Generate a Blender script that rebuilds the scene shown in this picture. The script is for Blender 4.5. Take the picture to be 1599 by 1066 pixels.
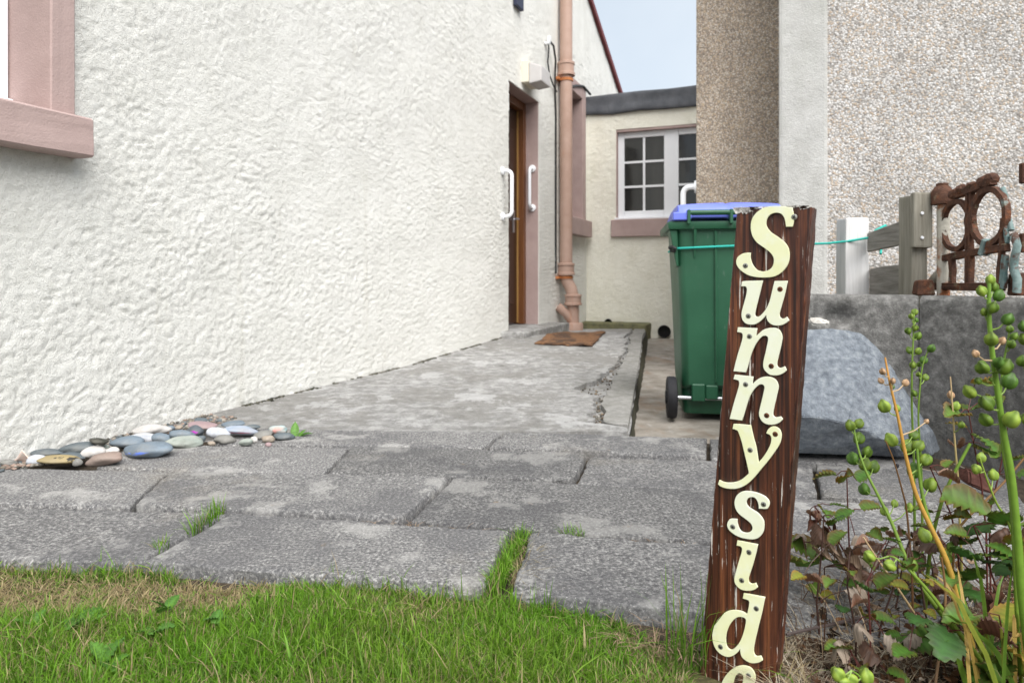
import bpy, bmesh, math, random
import numpy as np
from mathutils import Vector, Matrix, noise as mnoise
for o in list(bpy.data.objects): bpy.data.objects.remove(o)
SC = bpy.context.scene
COL = SC.collection
R = math.radians
# ------------------------------------------------------------------ camera
F, CX, CY, H = 1066.0, 799.5, 430.0, 0.58      # focal length in px of a 24 mm frame, eye 0.58 m above the flags
cd = bpy.data.cameras.new('camera'); cam = bpy.data.objects.new('camera', cd); COL.objects.link(cam)
cam.location = (0, 0, H); cam.rotation_euler = (R(90), 0, 0)
cd.sensor_width = 36; cd.lens = 24; cd.shift_y = -(533 - CY) / 1599.0
cd.clip_start = 0.05; cd.clip_end = 2000
cd.dof.use_dof = True; cd.dof.focus_distance = 1.35; cd.dof.aperture_fstop = 7.1
SC.camera = cam
# ------------------------------------------------------------------ world, sun, exposure
SUN_EL, SUN_AZ = R(50), R(157)                  # azimuth clockwise from +Y: high, behind the camera
wd = bpy.data.worlds.new('World'); SC.world = wd; wd.use_nodes = True
nt = wd.node_tree; nt.nodes.clear()
wo = nt.nodes.new('ShaderNodeOutputWorld'); bg = nt.nodes.new('ShaderNodeBackground')
sky = nt.nodes.new('ShaderNodeTexSky'); sky.sky_type = 'NISHITA'; sky.sun_disc = False
sky.sun_elevation = SUN_EL; sky.sun_rotation = SUN_AZ; sky.air_density = 1.0; sky.dust_density = 2.0
tc = nt.nodes.new('ShaderNodeTexCoord'); cl = nt.nodes.new('ShaderNodeTexNoise')
cl.inputs['Scale'].default_value = 2.2; cl.inputs['Detail'].default_value = 5
rp = nt.nodes.new('ShaderNodeValToRGB')
rp.color_ramp.elements[0].position = .3; rp.color_ramp.elements[0].color = (.62, .62, .62, 1)
rp.color_ramp.elements[1].position = .72; rp.color_ramp.elements[1].color = (.93, .93, .93, 1)
mx = nt.nodes.new('ShaderNodeMix'); mx.data_type = 'RGBA'
mx.inputs['B'].default_value = (5.9, 6.45, 6.95, 1)             # thin bright cloud
nt.links.new(tc.outputs['Generated'], cl.inputs['Vector']); nt.links.new(cl.outputs['Fac'], rp.inputs['Fac'])
nt.links.new(rp.outputs['Color'], mx.inputs['Factor']); nt.links.new(sky.outputs['Color'], mx.inputs['A'])
nt.links.new(mx.outputs['Result'], bg.inputs['Color']); nt.links.new(bg.outputs[0], wo.inputs[0])
bg.inputs['Strength'].default_value = 0.062
sl = bpy.data.lights.new('sun', 'SUN'); sl.energy = 2.3; sl.angle = R(60); sl.color = (1, .972, .935)
so = bpy.data.objects.new('sun', sl); COL.objects.link(so)
sd = Vector((math.sin(SUN_AZ) * math.cos(SUN_EL), math.cos(SUN_AZ) * math.cos(SUN_EL), math.sin(SUN_EL)))
so.rotation_euler = sd.to_track_quat('Z', 'Y').to_euler(); so.location = sd * 30
SC.view_settings.view_transform = 'Standard'; SC.view_settings.look = 'None'
SC.view_settings.gamma = 1; SC.view_settings.exposure = 1.3; SC.view_settings.use_curve_mapping = False

# ------------------------------------------------------------------ helpers
def tag(o, label=None, cat=None, group=None, kind=None):
    if label: o['label'] = label
    if cat: o['category'] = cat
    if group: o['group'] = group
    if kind: o['kind'] = kind
    return o
def wloc(o):
    v = Vector((0, 0, 0))
    while o is not None: v += o.location; o = o.parent
    return v
def thing(name, loc, label, cat, group=None):
    o = bpy.data.objects.new(name, None); COL.objects.link(o); o.location = loc
    o.empty_display_size = .1
    return tag(o, label, cat, group)
def link(name, me, mat=None, parent=None, loc=(0, 0, 0)):
    if mat is not None and len(me.materials) == 0: me.materials.append(mat)
    o = bpy.data.objects.new(name, me); COL.objects.link(o); o.parent = parent; o.location = loc
    return o
def at(px, py, Y): return Vector(((px - CX) / F * Y, Y, H - (py - CY) / F * Y))
def G(px, py, z=0.0): Y = (H - z) * F / (py - CY); return Vector(((px - CX) / F * Y, Y, z))
# the cottage gable runs away to the right: s along it, o out of it
W0 = Vector((-1.572, 2.096, 0)); D = Vector((.3655, .9308, 0)); D.normalize(); N = Vector((D.y, -D.x, 0))
def W(s, z, o=0.0): return W0 + D * s + N * o + Vector((0, 0, z))
CN = W(6.8, 0)                                   # inner corner with the flat-roofed extension
def E(u, z, o=0.0): return CN + N * u - D * o + Vector((0, 0, z))

def vnoise(x, y, seed=0):
    xi = np.floor(x).astype(np.int64); yi = np.floor(y).astype(np.int64)
    fx = x - xi; fy = y - yi; fx = fx * fx * (3 - 2 * fx); fy = fy * fy * (3 - 2 * fy)
    def h(a, b):
        v = (a * 374761393 + b * 668265263 + seed * 974634777) & 0xffffffff
        v = ((v ^ (v >> 13)) * 1274126177) & 0xffffffff
        v = ((v ^ (v >> 16)) * 2246822519) & 0xffffffff
        return (v ^ (v >> 15)).astype(np.float64) / 4294967295.0
    return (h(xi, yi) * (1 - fx) + h(xi + 1, yi) * fx) * (1 - fy) + (h(xi, yi + 1) * (1 - fx) + h(xi + 1, yi + 1) * fx) * fy
def lumps(x, y, seed=0, keep=.8):
    """height of randomly thrown round lumps, one per lattice cell"""
    xi = np.floor(x).astype(np.int64); yi = np.floor(y).astype(np.int64); out = np.zeros_like(x)
    def h(a, b, k):
        v = (a * 374761393 + b * 668265263 + (seed + k) * 974634777) & 0xffffffff
        v = ((v ^ (v >> 13)) * 1274126177) & 0xffffffff; v = ((v ^ (v >> 16)) * 2246822519) & 0xffffffff
        return (v ^ (v >> 15)).astype(np.float64) / 4294967295.0
    for i in (-1, 0, 1):
        for j in (-1, 0, 1):
            a, b = xi + i, yi + j; cx = a + h(a, b, 0); cy = b + h(a, b, 1); r = .38 + .55 * h(a, b, 2); e = h(a, b, 3) * 1.2 - .6
            dx, dy = x - cx, y - cy; d2 = (dx * dx * (1 + e) + dy * dy * (1 - e)) / (r * r)
            out = np.maximum(out, np.where(h(a, b, 4) < keep, (1 - d2) * (.45 + .55 * h(a, b, 5)) * (.5 + r * .6), 0))
    return out
def fbm(x, y, seed=0, oct=4):
    r = 0; a = .5
    for i in range(oct):
        r = r + a * vnoise(x * 2 ** i + 17 * i, y * 2 ** i - 9 * i, seed + i); a *= .5
    return r

class MB:
    """collects geometry in world space; build() links it as ONE mesh, stored relative to its thing"""
    def __init__(self): self.v = []; self.f = []
    def add(self, vs, fs):
        n = len(self.v); self.v += [Vector(p) for p in vs]; self.f += [tuple(i + n for i in f) for f in fs]; return self
    def hexa(self, p):      # p: 4 bottom, 4 top
        return self.add(p, [(3, 2, 1, 0), (4, 5, 6, 7), (0, 1, 5, 4), (1, 2, 6, 5), (2, 3, 7, 6), (3, 0, 4, 7)])
    def box(self, fr, a, b, c):   # fr(a,b,c)->world with a,b,c ranges; right-handed
        (a0, a1), (b0, b1), (c0, c1) = a, b, c
        return self.hexa([fr(a0, b0, c0), fr(a1, b0, c0), fr(a1, b1, c0), fr(a0, b1, c0),
                          fr(a0, b0, c1), fr(a1, b0, c1), fr(a1, b1, c1), fr(a0, b1, c1)])
    def tube(self, pts, r, seg=10, caps=True):
        pts = [Vector(p) for p in pts]; n = len(pts)
        rs = r if isinstance(r, (list, tuple)) else [r] * n
        up = None; rings = []
        for i, p in enumerate(pts):
            t = (pts[min(i + 1, n - 1)] - pts[max(i - 1, 0)]).normalized()
            if up is None:
                up = Vector((0, 0, 1)) if abs(t.z) < .9 else Vector((1, 0, 0))
            x = up - t * up.dot(t)
            if x.length < 1e-5: x = t.orthogonal()
            x.normalize(); up = x; y = t.cross(x)
            rings.append([p + (x * math.cos(2 * math.pi * k / seg) + y * math.sin(2 * math.pi * k / seg)) * rs[i] for k in range(seg)])
        vs = [q for ring in rings for q in ring]
        fs = [(i * seg + k, i * seg + (k + 1) % seg, (i + 1) * seg + (k + 1) % seg, (i + 1) * seg + k) for i in range(n - 1) for k in range(seg)]
        if caps: fs += [tuple(range(seg))[::-1], tuple((n - 1) * seg + k for k in range(seg))]
        return self.add(vs, fs)
    def prism(self, poly, fr, c0, c1):   # poly in (a,b), extruded c0..c1
        n = len(poly)
        return self.add([fr(a, b, c0) for a, b in poly] + [fr(a, b, c1) for a, b in poly],
                        [tuple(range(n))[::-1], tuple(range(n, 2 * n))] + [(i, (i + 1) % n, n + (i + 1) % n, n + i) for i in range(n)])
    def build(self, name, mat, parent=None, bevel=0, seg=1, smooth=None, rough=0, rs=30, sub=0):
        me = bpy.data.meshes.new(name); base = wloc(parent) if parent else Vector((0, 0, 0))
        me.from_pydata([p - base for p in self.v], [], self.f)
        bm = bmesh.new(); bm.from_mesh(me)
        if bevel: bmesh.ops.bevel(bm, geom=list(bm.edges), offset=bevel, segments=seg, affect='EDGES', profile=.6, clamp_overlap=True)
        if sub:
            bmesh.ops.subdivide_edges(bm, edges=list(bm.edges), cuts=sub, use_grid_fill=True)
        if rough:
            for v in bm.verts:
                v.co += mnoise.noise_vector((v.co + base) * rs) * rough + mnoise.noise_vector((v.co + base) * rs * 3.1) * rough * .5
        bmesh.ops.recalc_face_normals(bm, faces=list(bm.faces))
        bm.to_mesh(me); bm.free()
        if smooth is not None:
            me.polygons.foreach_set('use_smooth', [True] * len(me.polygons)); me.set_sharp_from_angle(angle=R(smooth))
        return link(name, me, mat, parent)
def npmesh(name, v, f, cols=None, smooth=True):
    """v (n,3), f (m,k) numpy arrays"""
    me = bpy.data.meshes.new(name); k = f.shape[1]
    me.vertices.add(len(v)); me.vertices.foreach_set('co', np.ascontiguousarray(v, np.float32).ravel())
    me.loops.add(f.size); me.loops.foreach_set('vertex_index', np.ascontiguousarray(f, np.int32).ravel())
    me.polygons.add(len(f)); me.polygons.foreach_set('loop_start', np.arange(0, f.size, k, dtype=np.int32))
    me.polygons.foreach_set('use_smooth', np.full(len(f), smooth))
    if cols is not None:
        a = me.color_attributes.new('Col', 'FLOAT_COLOR', 'POINT')
        a.data.foreach_set('color', np.c_[cols, np.ones(len(v))].astype(np.float32).ravel())
    me.update(calc_edges=True); me.validate()
    return me
def wfr(a, b, c): return W(a, c, -b)            # a along, b into the wall, c up : right-handed
def efr(a, b, c): return E(a, c, -b)
def axes(o, x, y, z):
    o = Vector(o); x = Vector(x); y = Vector(y); z = Vector(z)
    return lambda a, b, c: o + x * a + y * b + z * c

# ------------------------------------------------------------------ materials
def pm(name, cols, scale=20, rough=.8, bump=(), stretch=(1, 1, 1), over=(), detail=6, spec=.3, metal=0, rvar=0, nr=.62, ovar=0):
    """noise colour ramp, any number of patch layers, any number of bump layers; object coordinates"""
    m = bpy.data.materials.new(name); m.use_nodes = True; t = m.node_tree; b = t.nodes['Principled BSDF']; L = t.links.new
    tc = t.nodes.new('ShaderNodeTexCoord')
    def mapped(st):
        mp = t.nodes.new('ShaderNodeMapping'); mp.inputs['Scale'].default_value = st; L(tc.outputs['Object'], mp.inputs['Vector']); return mp.outputs[0]
    def noise(sc, st=(1, 1, 1), det=detail, dist=0):
        n = t.nodes.new('ShaderNodeTexNoise'); n.inputs['Scale'].default_value = sc; n.inputs['Detail'].default_value = det
        n.inputs['Roughness'].default_value = nr; n.inputs['Distortion'].default_value = dist; L(mapped(st), n.inputs['Vector']); return n.outputs['Fac']
    def ramp(src, els, interp='LINEAR'):
        r = t.nodes.new('ShaderNodeValToRGB'); e = r.color_ramp.elements; r.color_ramp.interpolation = interp
        while len(e) < len(els): e.new(.5)
        for k, (p, c) in enumerate(els): e[k].position = p; e[k].color = tuple(c) + (1,) if len(c) == 3 else c
        L(src, r.inputs['Fac']); return r.outputs['Color']
    c = ramp(noise(scale, stretch), cols)
    for lay in over:                              # (scale, lo, hi, colour, stretch, strength)
        sc, lo, hi, cc, st, amt = lay
        w = ramp(noise(sc, st), [(lo, (0, 0, 0)), (hi, (amt, amt, amt))])
        mxx = t.nodes.new('ShaderNodeMix'); mxx.data_type = 'RGBA'; mxx.inputs['B'].default_value = tuple(cc) + (1,)
        L(w, mxx.inputs['Factor']); L(c, mxx.inputs['A']); c = mxx.outputs['Result']
    if ovar:
        oi = t.nodes.new('ShaderNodeObjectInfo'); om = t.nodes.new('ShaderNodeMapRange'); om.inputs['To Min'].default_value = 1 - ovar; om.inputs['To Max'].default_value = 1 + ovar
        L(oi.outputs['Random'], om.inputs['Value']); ov = t.nodes.new('ShaderNodeVectorMath'); ov.operation = 'MULTIPLY'; L(c, ov.inputs[0]); L(om.outputs[0], ov.inputs[1]); c = ov.outputs[0]
    L(c, b.inputs['Base Color']); b.inputs['Roughness'].default_value = rough; b.inputs['Metallic'].default_value = metal
    b.inputs['Specular IOR Level'].default_value = spec
    if rvar:
        rr = t.nodes.new('ShaderNodeMapRange'); rr.inputs['To Min'].default_value = max(0, rough - rvar); rr.inputs['To Max'].default_value = min(1, rough + rvar)
        L(noise(scale * .7), rr.inputs['Value']); L(rr.outputs[0], b.inputs['Roughness'])
    prev = None
    for (sc, dist, st) in bump:
        bn = t.nodes.new('ShaderNodeBump'); bn.inputs['Strength'].default_value = 1; bn.inputs['Distance'].default_value = dist
        L(noise(sc, st), bn.inputs['Height'])
        if prev: L(prev, bn.inputs['Normal'])
        prev = bn.outputs[0]
    if prev: L(prev, b.inputs['Normal'])
    return m
def attr_mat(name, rough=.6, trans=0, spec=.3, var=.25):
    m = bpy.data.materials.new(name); m.use_nodes = True; t = m.node_tree; b = t.nodes['Principled BSDF']; L = t.links.new
    a = t.nodes.new('ShaderNodeAttribute'); a.attribute_name = 'Col'
    n = t.nodes.new('ShaderNodeTexNoise'); n.inputs['Scale'].default_value = 90; n.inputs['Detail'].default_value = 4
    tc = t.nodes.new('ShaderNodeTexCoord'); L(tc.outputs['Object'], n.inputs['Vector'])
    mr = t.nodes.new('ShaderNodeMapRange'); mr.inputs['To Min'].default_value = 1 - var; mr.inputs['To Max'].default_value = 1 + var
    L(n.outputs['Fac'], mr.inputs['Value'])
    mu = t.nodes.new('ShaderNodeVectorMath'); mu.operation = 'MULTIPLY'; L(a.outputs['Color'], mu.inputs[0]); L(mr.outputs[0], mu.inputs[1])
    L(mu.outputs[0], b.inputs['Base Color']); b.inputs['Roughness'].default_value = rough; b.inputs['Specular IOR Level'].default_value = spec
    if trans:
        tr = t.nodes.new('ShaderNodeBsdfTranslucent'); L(mu.outputs[0], tr.inputs['Color'])
        ms = t.nodes.new('ShaderNodeMixShader'); ms.inputs[0].default_value = trans
        L(b.outputs[0], ms.inputs[1]); L(tr.outputs[0], ms.inputs[2]); L(ms.outputs[0], t.nodes['Material Output'].inputs['Surface'])
    return m
def pebbledash(name, stones, mortar, scale, tint=None):
    m = bpy.data.materials.new(name); m.use_nodes = True; t = m.node_tree; b = t.nodes['Principled BSDF']; L = t.links.new
    tc = t.nodes.new('ShaderNodeTexCoord')
    nz = t.nodes.new('ShaderNodeTexNoise'); nz.inputs['Scale'].default_value = scale * .8
    L(tc.outputs['Object'], nz.inputs['Vector'])
    ad = t.nodes.new('ShaderNodeVectorMath'); ad.operation = 'MULTIPLY_ADD'; ad.inputs[1].default_value = (.016,) * 3
    L(nz.outputs['Color'], ad.inputs[0]); L(tc.outputs['Object'], ad.inputs[2])
    v = t.nodes.new('ShaderNodeTexVoronoi'); v.inputs['Scale'].default_value = scale; L(ad.outputs[0], v.inputs['Vector'])
    e = t.nodes.new('ShaderNodeTexVoronoi'); e.feature = 'F1'; e.inputs['Scale'].default_value = scale; L(ad.outputs[0], e.inputs['Vector'])
    sp = t.nodes.new('ShaderNodeSeparateColor'); L(v.outputs['Color'], sp.inputs[0])
    r = t.nodes.new('ShaderNodeValToRGB'); el = r.color_ramp.elements; r.color_ramp.interpolation = 'CONSTANT'
    while len(el) < len(stones): el.new(.5)
    for k, c in enumerate(stones): el[k].position = k / len(stones); el[k].color = tuple(c) + (1,)
    L(sp.outputs[0], r.inputs['Fac'])
    g = t.nodes.new('ShaderNodeValToRGB'); g.color_ramp.elements[0].position = .45; g.color_ramp.elements[1].position = .75
    L(e.outputs['Distance'], g.inputs['Fac'])
    mxx = t.nodes.new('ShaderNodeMix'); mxx.data_type = 'RGBA'; mxx.inputs['B'].default_value = tuple(mortar) + (1,)
    L(g.outputs['Color'], mxx.inputs['Factor']); L(r.outputs['Color'], mxx.inputs['A'])
    n2 = t.nodes.new('ShaderNodeTexNoise'); n2.inputs['Scale'].default_value = 2.5; n2.inputs['Detail'].default_value = 6; L(tc.outputs['Object'], n2.inputs['Vector'])
    mr = t.nodes.new('ShaderNodeMapRange'); mr.inputs['From Min'].default_value = .3; mr.inputs['From Max'].default_value = .7
    mr.inputs['To Min'].default_value = .78; mr.inputs['To Max'].default_value = 1.1; L(n2.outputs['Fac'], mr.inputs['Value'])
    mu = t.nodes.new('ShaderNodeVectorMath'); mu.operation = 'MULTIPLY'; L(mxx.outputs['Result'], mu.inputs[0]); L(mr.outputs[0], mu.inputs[1])
    L(mu.outputs[0], b.inputs['Base Color']); b.inputs['Roughness'].default_value = .75; b.inputs['Specular IOR Level'].default_value = .25
    bn = t.nodes.new('ShaderNodeBump'); bn.invert = True; bn.inputs['Strength'].default_value = 1; bn.inputs['Distance'].default_value = .005
    L(e.outputs['Distance'], bn.inputs['Height']); L(bn.outputs[0], b.inputs['Normal'])
    return m
I3 = (1, 1, 1)
MT = {}
MT['harl'] = pm('cream_harling', [(.3, (.772, .766, .718)), (.6, (.838, .832, .788))], 5, .9,
                [(120, .007, I3), (320, .005, I3)], over=[(1.4, .50, .72, (.70, .69, .64), (1, 1, .4), .6), (110, .60, .70, (.44, .43, .37), I3, .40), (6, .64, .80, (.58, .56, .47), (1, 1, .35), .5), (2.2, .62, .74, (.62, .60, .52), (2.5, 2.5, .18), .45)])
MT['harlext'] = pm('yellow_cream_harling', [(.3, (.79, .765, .655)), (.6, (.85, .83, .73))], 5, .9,
                   [(70, .008, I3), (160, .004, I3)], over=[(3, .55, .8, (.62, .60, .48), (1, 1, .5), .5)])
MT['pink'] = pm('dusky_pink_masonry_paint', [(.3, (.375, .275, .256)), (.7, (.45, .338, .316))], 6, .7, [(160, .0012, I3), (20, .002, I3)],
                over=[(24, .70, .76, (.24, .17, .15), (1, 1, .3), .5)])
MT['salmon'] = pm('salmon_pipe_paint', [(.3, (.38, .25, .195)), (.7, (.46, .32, .26))], 6, .5, [(60, .0015, I3)],
                  over=[(5, .60, .78, (.42, .15, .05), (1, 1, .25), .8), (40, .70, .78, (.25, .12, .08), I3, .6)])
MT['rustband'] = pm('rusty_orange_iron', [(.3, (.40, .13, .04)), (.7, (.52, .21, .08))], 30, .7, [(60, .002, I3)])
MT['white'] = pm('white_plastic', [(.3, (.82, .83, .86)), (.7, (.87, .88, .90))], 4, .35, spec=.5)
MT['glass'] = pm('dark_window_glass', [(.3, (.012, .013, .013)), (.7, (.03, .03, .028))], 1.4, .06, [(1.5, .002, I3)], spec=.6, stretch=(3, 3, .4), ovar=.6)
MT['doorwood'] = pm('varnished_brown_wood', [(.3, (.10, .035, .012)), (.7, (.20, .08, .028))], 8, .4, [(30, .001, (6, 6, .3))], stretch=(8, 8, .4), spec=.5)
MT['doordark'] = pm('dark_stained_door', [(.3, (.030, .012, .006)), (.7, (.055, .022, .010))], 8, .4, stretch=(8, 8, .4), spec=.5)
MT['dooredge'] = pm('pale_wood_edge', [(.3, (.30, .16, .05)), (.7, (.40, .23, .08))], 8, .5, stretch=(8, 8, .4))
MT['dark'] = pm('dark_recess', [(.3, (.012, .012, .012)), (.7, (.02, .02, .018))], 8, .9)
MT['felt'] = pm('grey_roofing_felt', [(.3, (.075, .08, .09)), (.7, (.13, .135, .15))], 5, .9, [(120, .003, I3), (6, .02, (1, 1, .3))])
MT['verge'] = pm('dark_red_verge', [(.3, (.13, .025, .025)), (.7, (.19, .04, .04))], 6, .6)
MT['slate'] = pm('slate_roof', [(.3, (.06, .06, .065)), (.7, (.10, .10, .11))], 10, .7)
MT['navy'] = pm('dark_navy_plate', [(.3, (.025, .03, .06)), (.7, (.035, .04, .075))], 6, .5)
MT['lampgrey'] = pm('grey_plastic_diffuser', [(.3, (.50, .48, .47)), (.7, (.58, .56, .55))], 6, .5)
MT['lampcream'] = pm('cream_plastic', [(.3, (.70, .66, .55)), (.7, (.76, .72, .6))], 6, .5)
MT['cable'] = pm('black_cable', [(.3, (.02, .02, .02)), (.7, (.03, .03, .03))], 6, .5)
MT['pdash'] = pebbledash('light_pebbledash', [(.60, .575, .55), (.72, .70, .68), (.44, .41, .38), (.55, .46, .37), (.66, .63, .60), (.30, .275, .25), (.74, .73, .72), (.52, .41, .31), (.62, .59, .56)], (.36, .34, .315), 92)
MT['pdashb'] = pebbledash('brown_pebbledash', [(.50, .42, .34), (.58, .50, .42), (.38, .31, .245), (.52, .40, .28), (.66, .59, .51), (.29, .24, .20), (.55, .43, .32)], (.27, .225, .185), 105)
MT['cement'] = pm('rough_cement_band', [(.3, (.46, .455, .43)), (.65, (.58, .575, .55))], 9, .9, [(130, .006, I3), (45, .004, I3)],
                  over=[(70, .60, .72, (.30, .30, .28), I3, .5), (3, .55, .75, (.42, .43, .38), (1, 1, .4), .5)])
MT['slab'] = pm('weathered_flagstone_concrete', [(.37, (.062, .061, .064)), (.47, (.125, .122, .121)), (.55, (.195, .191, .186)), (.64, (.37, .362, .35))], 140, .92,
                [(300, .0016, I3), (60, .0008, I3)], detail=7, nr=.70, ovar=.18,
                over=[(2.3, .48, .56, (.080, .079, .083), I3, .5), (3.6, .54, .60, (.36, .352, .335), I3, .5), (230, .62, .66, (.60, .59, .57), I3, .75), (210, .63, .67, (.028, .028, .03), I3, .75),
                      (9, .66, .71, (.40, .27, .14), I3, .38), (34, .66, .70, (.52, .51, .49), I3, .6), (14, .62, .72, (.055, .055, .058), I3, .55), (1.3, .55, .68, (.22, .195, .155), I3, .4)])
MT['ramp'] = pm('worn_pale_concrete', [(.38, (.21, .205, .197)), (.5, (.31, .304, .295)), (.62, (.44, .433, .42))], 16, .9, [(200, .004, I3), (50, .004, I3)], detail=10, nr=.74,
                over=[(1.5, .49, .535, (.20, .19, .172), (1, .8, 1), .5), (2.6, .545, .58, (.56, .555, .55), (1.2, .8, 1), .5), (4.5, .56, .59, (.19, .185, .175), (1, .8, 1), .45), (130, .58, .64, (.11, .11, .108), I3, .7), (160, .60, .65, (.68, .67, .66), I3, .65), (6, .62, .66, (.13, .125, .11), (1, .6, 1), .55)])
MT['kerb'] = pm('smooth_grey_kerb_concrete', [(.36, (.19, .185, .172)), (.62, (.31, .302, .285))], 20, .9, [(160, .004, I3)], detail=9, nr=.7, over=[(4, .5, .62, (.15, .145, .125), I3, .6), (150, .6, .66, (.5, .49, .47), I3, .5)])
MT['mossside'] = pm('mossy_ramp_side', [(.33, (.028, .028, .018)), (.65, (.075, .07, .045))], 18, .95, [(80, .005, I3)])
MT['passage'] = pm('stained_passage_concrete', [(.33, (.20, .175, .145)), (.65, (.36, .33, .29))], 9, .85, [(90, .004, I3), (12, .006, I3)], detail=9,
                   over=[(3.5, .52, .68, (.26, .15, .08), (1.5, .6, 1), .6), (5, .56, .7, (.48, .47, .45), (1.5, .7, 1), .7), (6, .62, .74, (.08, .07, .055), I3, .7)])
MT['mossy'] = pm('mossy_dark_concrete', [(.33, (.10, .10, .06)), (.65, (.20, .19, .10))], 14, .95, [(60, .006, I3)], over=[(9, .55, .7, (.05, .05, .04), I3, .8)])
MT['wallconc'] = pm('dark_weathered_concrete', [(.36, (.105, .102, .096)), (.5, (.18, .175, .166)), (.64, (.31, .302, .288))], 30, .92, [(160, .005, I3), (35, .006, I3)], detail=9, nr=.72,
                    over=[(2.6, .47, .60, (.065, .064, .06), (1, 1, .5), .6), (5, .56, .64, (.27, .26, .235), (1, 1, .35), .5), (150, .61, .66, (.50, .49, .47), I3, .65), (8, .62, .68, (.05, .049, .046), I3, .6)])
MT['soil'] = pm('dark_soil', [(.3, (.035, .026, .018)), (.7, (.085, .065, .045))], 40, .95, [(60, .01, I3)])
MT['lawn'] = pm('lawn_soil', [(.3, (.05, .045, .02)), (.7, (.13, .115, .05))], 60, .95, [(90, .006, I3)])
MT['green'] = pm('green_bin_plastic', [(.3, (.014, .075, .037)), (.7, (.022, .098, .05))], 5, .42, [(240, .0006, I3)], spec=.45, rvar=.08,
                 over=[(3, .55, .8, (.04, .11, .07), (1, 1, .3), .5), (50, .64, .72, (.15, .20, .17), (1, 1, .35), .35), (2.2, .55, .72, (.08, .12, .09), (1, 1, .6), .5)])
MT['blue'] = pm('blue_lid_plastic', [(.3, (.13, .17, .66)), (.7, (.17, .215, .74))], 5, .42, spec=.45)
MT['rubber'] = pm('black_tyre_rubber', [(.3, (.012, .012, .014)), (.7, (.022, .022, .026))], 12, .7)
MT['steel'] = pm('steel_axle', [(.3, (.50, .51, .55)), (.7, (.62, .63, .66))], 12, .3, metal=.8)
MT['rope'] = pm('teal_rope', [(.3, (.02, .36, .30)), (.7, (.05, .50, .42))], 300, .7, [(400, .001, I3)])
MT['sign'] = pm('weathered_varnished_board', [(.33, (.012, .005, .004)), (.45, (.045, .014, .008)), (.55, (.10, .031, .015)), (.68, (.22, .078, .030))], 30, .42,
                [(34, .0011, (5, 5, .10)), (120, .0006, (3, 3, .25))], stretch=(6, 6, .10), detail=10, spec=.42, rvar=.16,
                over=[(6, .46, .60, (.018, .010, .010), (1.4, 1.4, .40), .75), (9, .58, .68, (.24, .070, .030), (2, 2, .35), .6), (70, .58, .64, (.010, .006, .005), (4, 4, .10), .7), (60, .675, .69, (.58, .53, .48), (3.4, 3.4, .16), .85),
                      (38, .635, .652, (.64, .60, .55), (4.2, 4.2, .22), .9), (150, .69, .71, (.58, .54, .49), (1, 1, .6), .75)])
MT['chip'] = pm('white_paint_flakes', [(.40, (.03, .012, .008)), (.52, (.70, .67, .63))], 120, .8, [(120, .002, I3)])
MT['letter'] = pm('pale_yellow_letter_plastic', [(.3, (.74, .75, .43)), (.7, (.80, .81, .56))], 22, .42, spec=.4,
                  over=[(34, .50, .72, (.80, .83, .76), I3, .55), (200, .72, .78, (.40, .40, .26), I3, .4)])
MT['letterw'] = pm('whitish_letter_plastic', [(.3, (.75, .77, .56)), (.7, (.79, .81, .68))], 22, .42, spec=.4,
                   over=[(30, .55, .72, (.74, .77, .48), I3, .6), (200, .72, .78, (.40, .40, .30), I3, .4)])
MT['screw'] = pm('tarnished_screw', [(.3, (.16, .16, .145)), (.7, (.42, .41, .36))], 300, .4, metal=.7)
MT['screwr'] = pm('rusty_screw', [(.3, (.05, .02, .01)), (.7, (.22, .07, .025))], 300, .6, metal=.3)
MT['slot'] = pm('screw_slot', [(.3, (.008, .008, .008)), (.7, (.015, .013, .01))], 30, .7)
MT['greywood'] = pm('weathered_grey_wood', [(.3, (.17, .155, .12)), (.7, (.34, .32, .27))], 12, .85, [(20, .003, (6, 6, .3))], stretch=(5, 5, .3),
                    over=[(6, .55, .75, (.20, .21, .10), (1, 1, .5), .6)])
MT['greyrail'] = pm('weathered_grey_rail', [(.3, (.17, .155, .135)), (.7, (.33, .31, .28))], 12, .85, [(20, .003, (.5, .5, 6))], stretch=(.6, .6, 7))
MT['whitewood'] = pm('white_painted_post', [(.3, (.58, .57, .56)), (.7, (.74, .73, .72))], 12, .7, [(30, .002, (5, 5, .3))], stretch=(5, 5, .25),
                     over=[(20, .66, .74, (.35, .32, .28), (4, 4, .3), .6)])
MT['rust'] = pm('rusty_iron', [(.3, (.055, .028, .02)), (.55, (.11, .05, .03)), (.75, (.24, .08, .03))], 28, .85, [(70, .004, I3), (200, .002, I3)],
                over=[(14, .65, .71, (.20, .27, .26), I3, .8), (22, .60, .68, (.20, .17, .11), I3, .7)])
MT['rustpaint'] = pm('flaking_paint_on_iron', [(.3, (.42, .40, .34)), (.7, (.58, .54, .46))], 16, .8, [(60, .004, I3)],
                     over=[(10, .47, .56, (.32, .10, .03), (1, 1, .6), .95), (24, .60, .66, (.06, .03, .02), I3, .9)])
MT['teal'] = pm('teal_flaking_paint', [(.3, (.10, .17, .165)), (.7, (.24, .30, .29))], 30, .8, [(60, .003, I3)], over=[(18, .52, .58, (.10, .05, .035), I3, .95)])
MT['rock'] = pm('blue_grey_boulder', [(.36, (.14, .16, .188)), (.5, (.225, .252, .285)), (.64, (.34, .37, .40))], 45, .8, [(14, .006, I3), (60, .006, I3), (240, .003, I3)], detail=10, nr=.72,
                over=[(5, .52, .66, (.10, .113, .135), (1, 1, .7), .6), (11, .60, .68, (.36, .385, .41), (1, 1, 2), .5), (150, .63, .68, (.52, .54, .55), I3, .5)])
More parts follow.
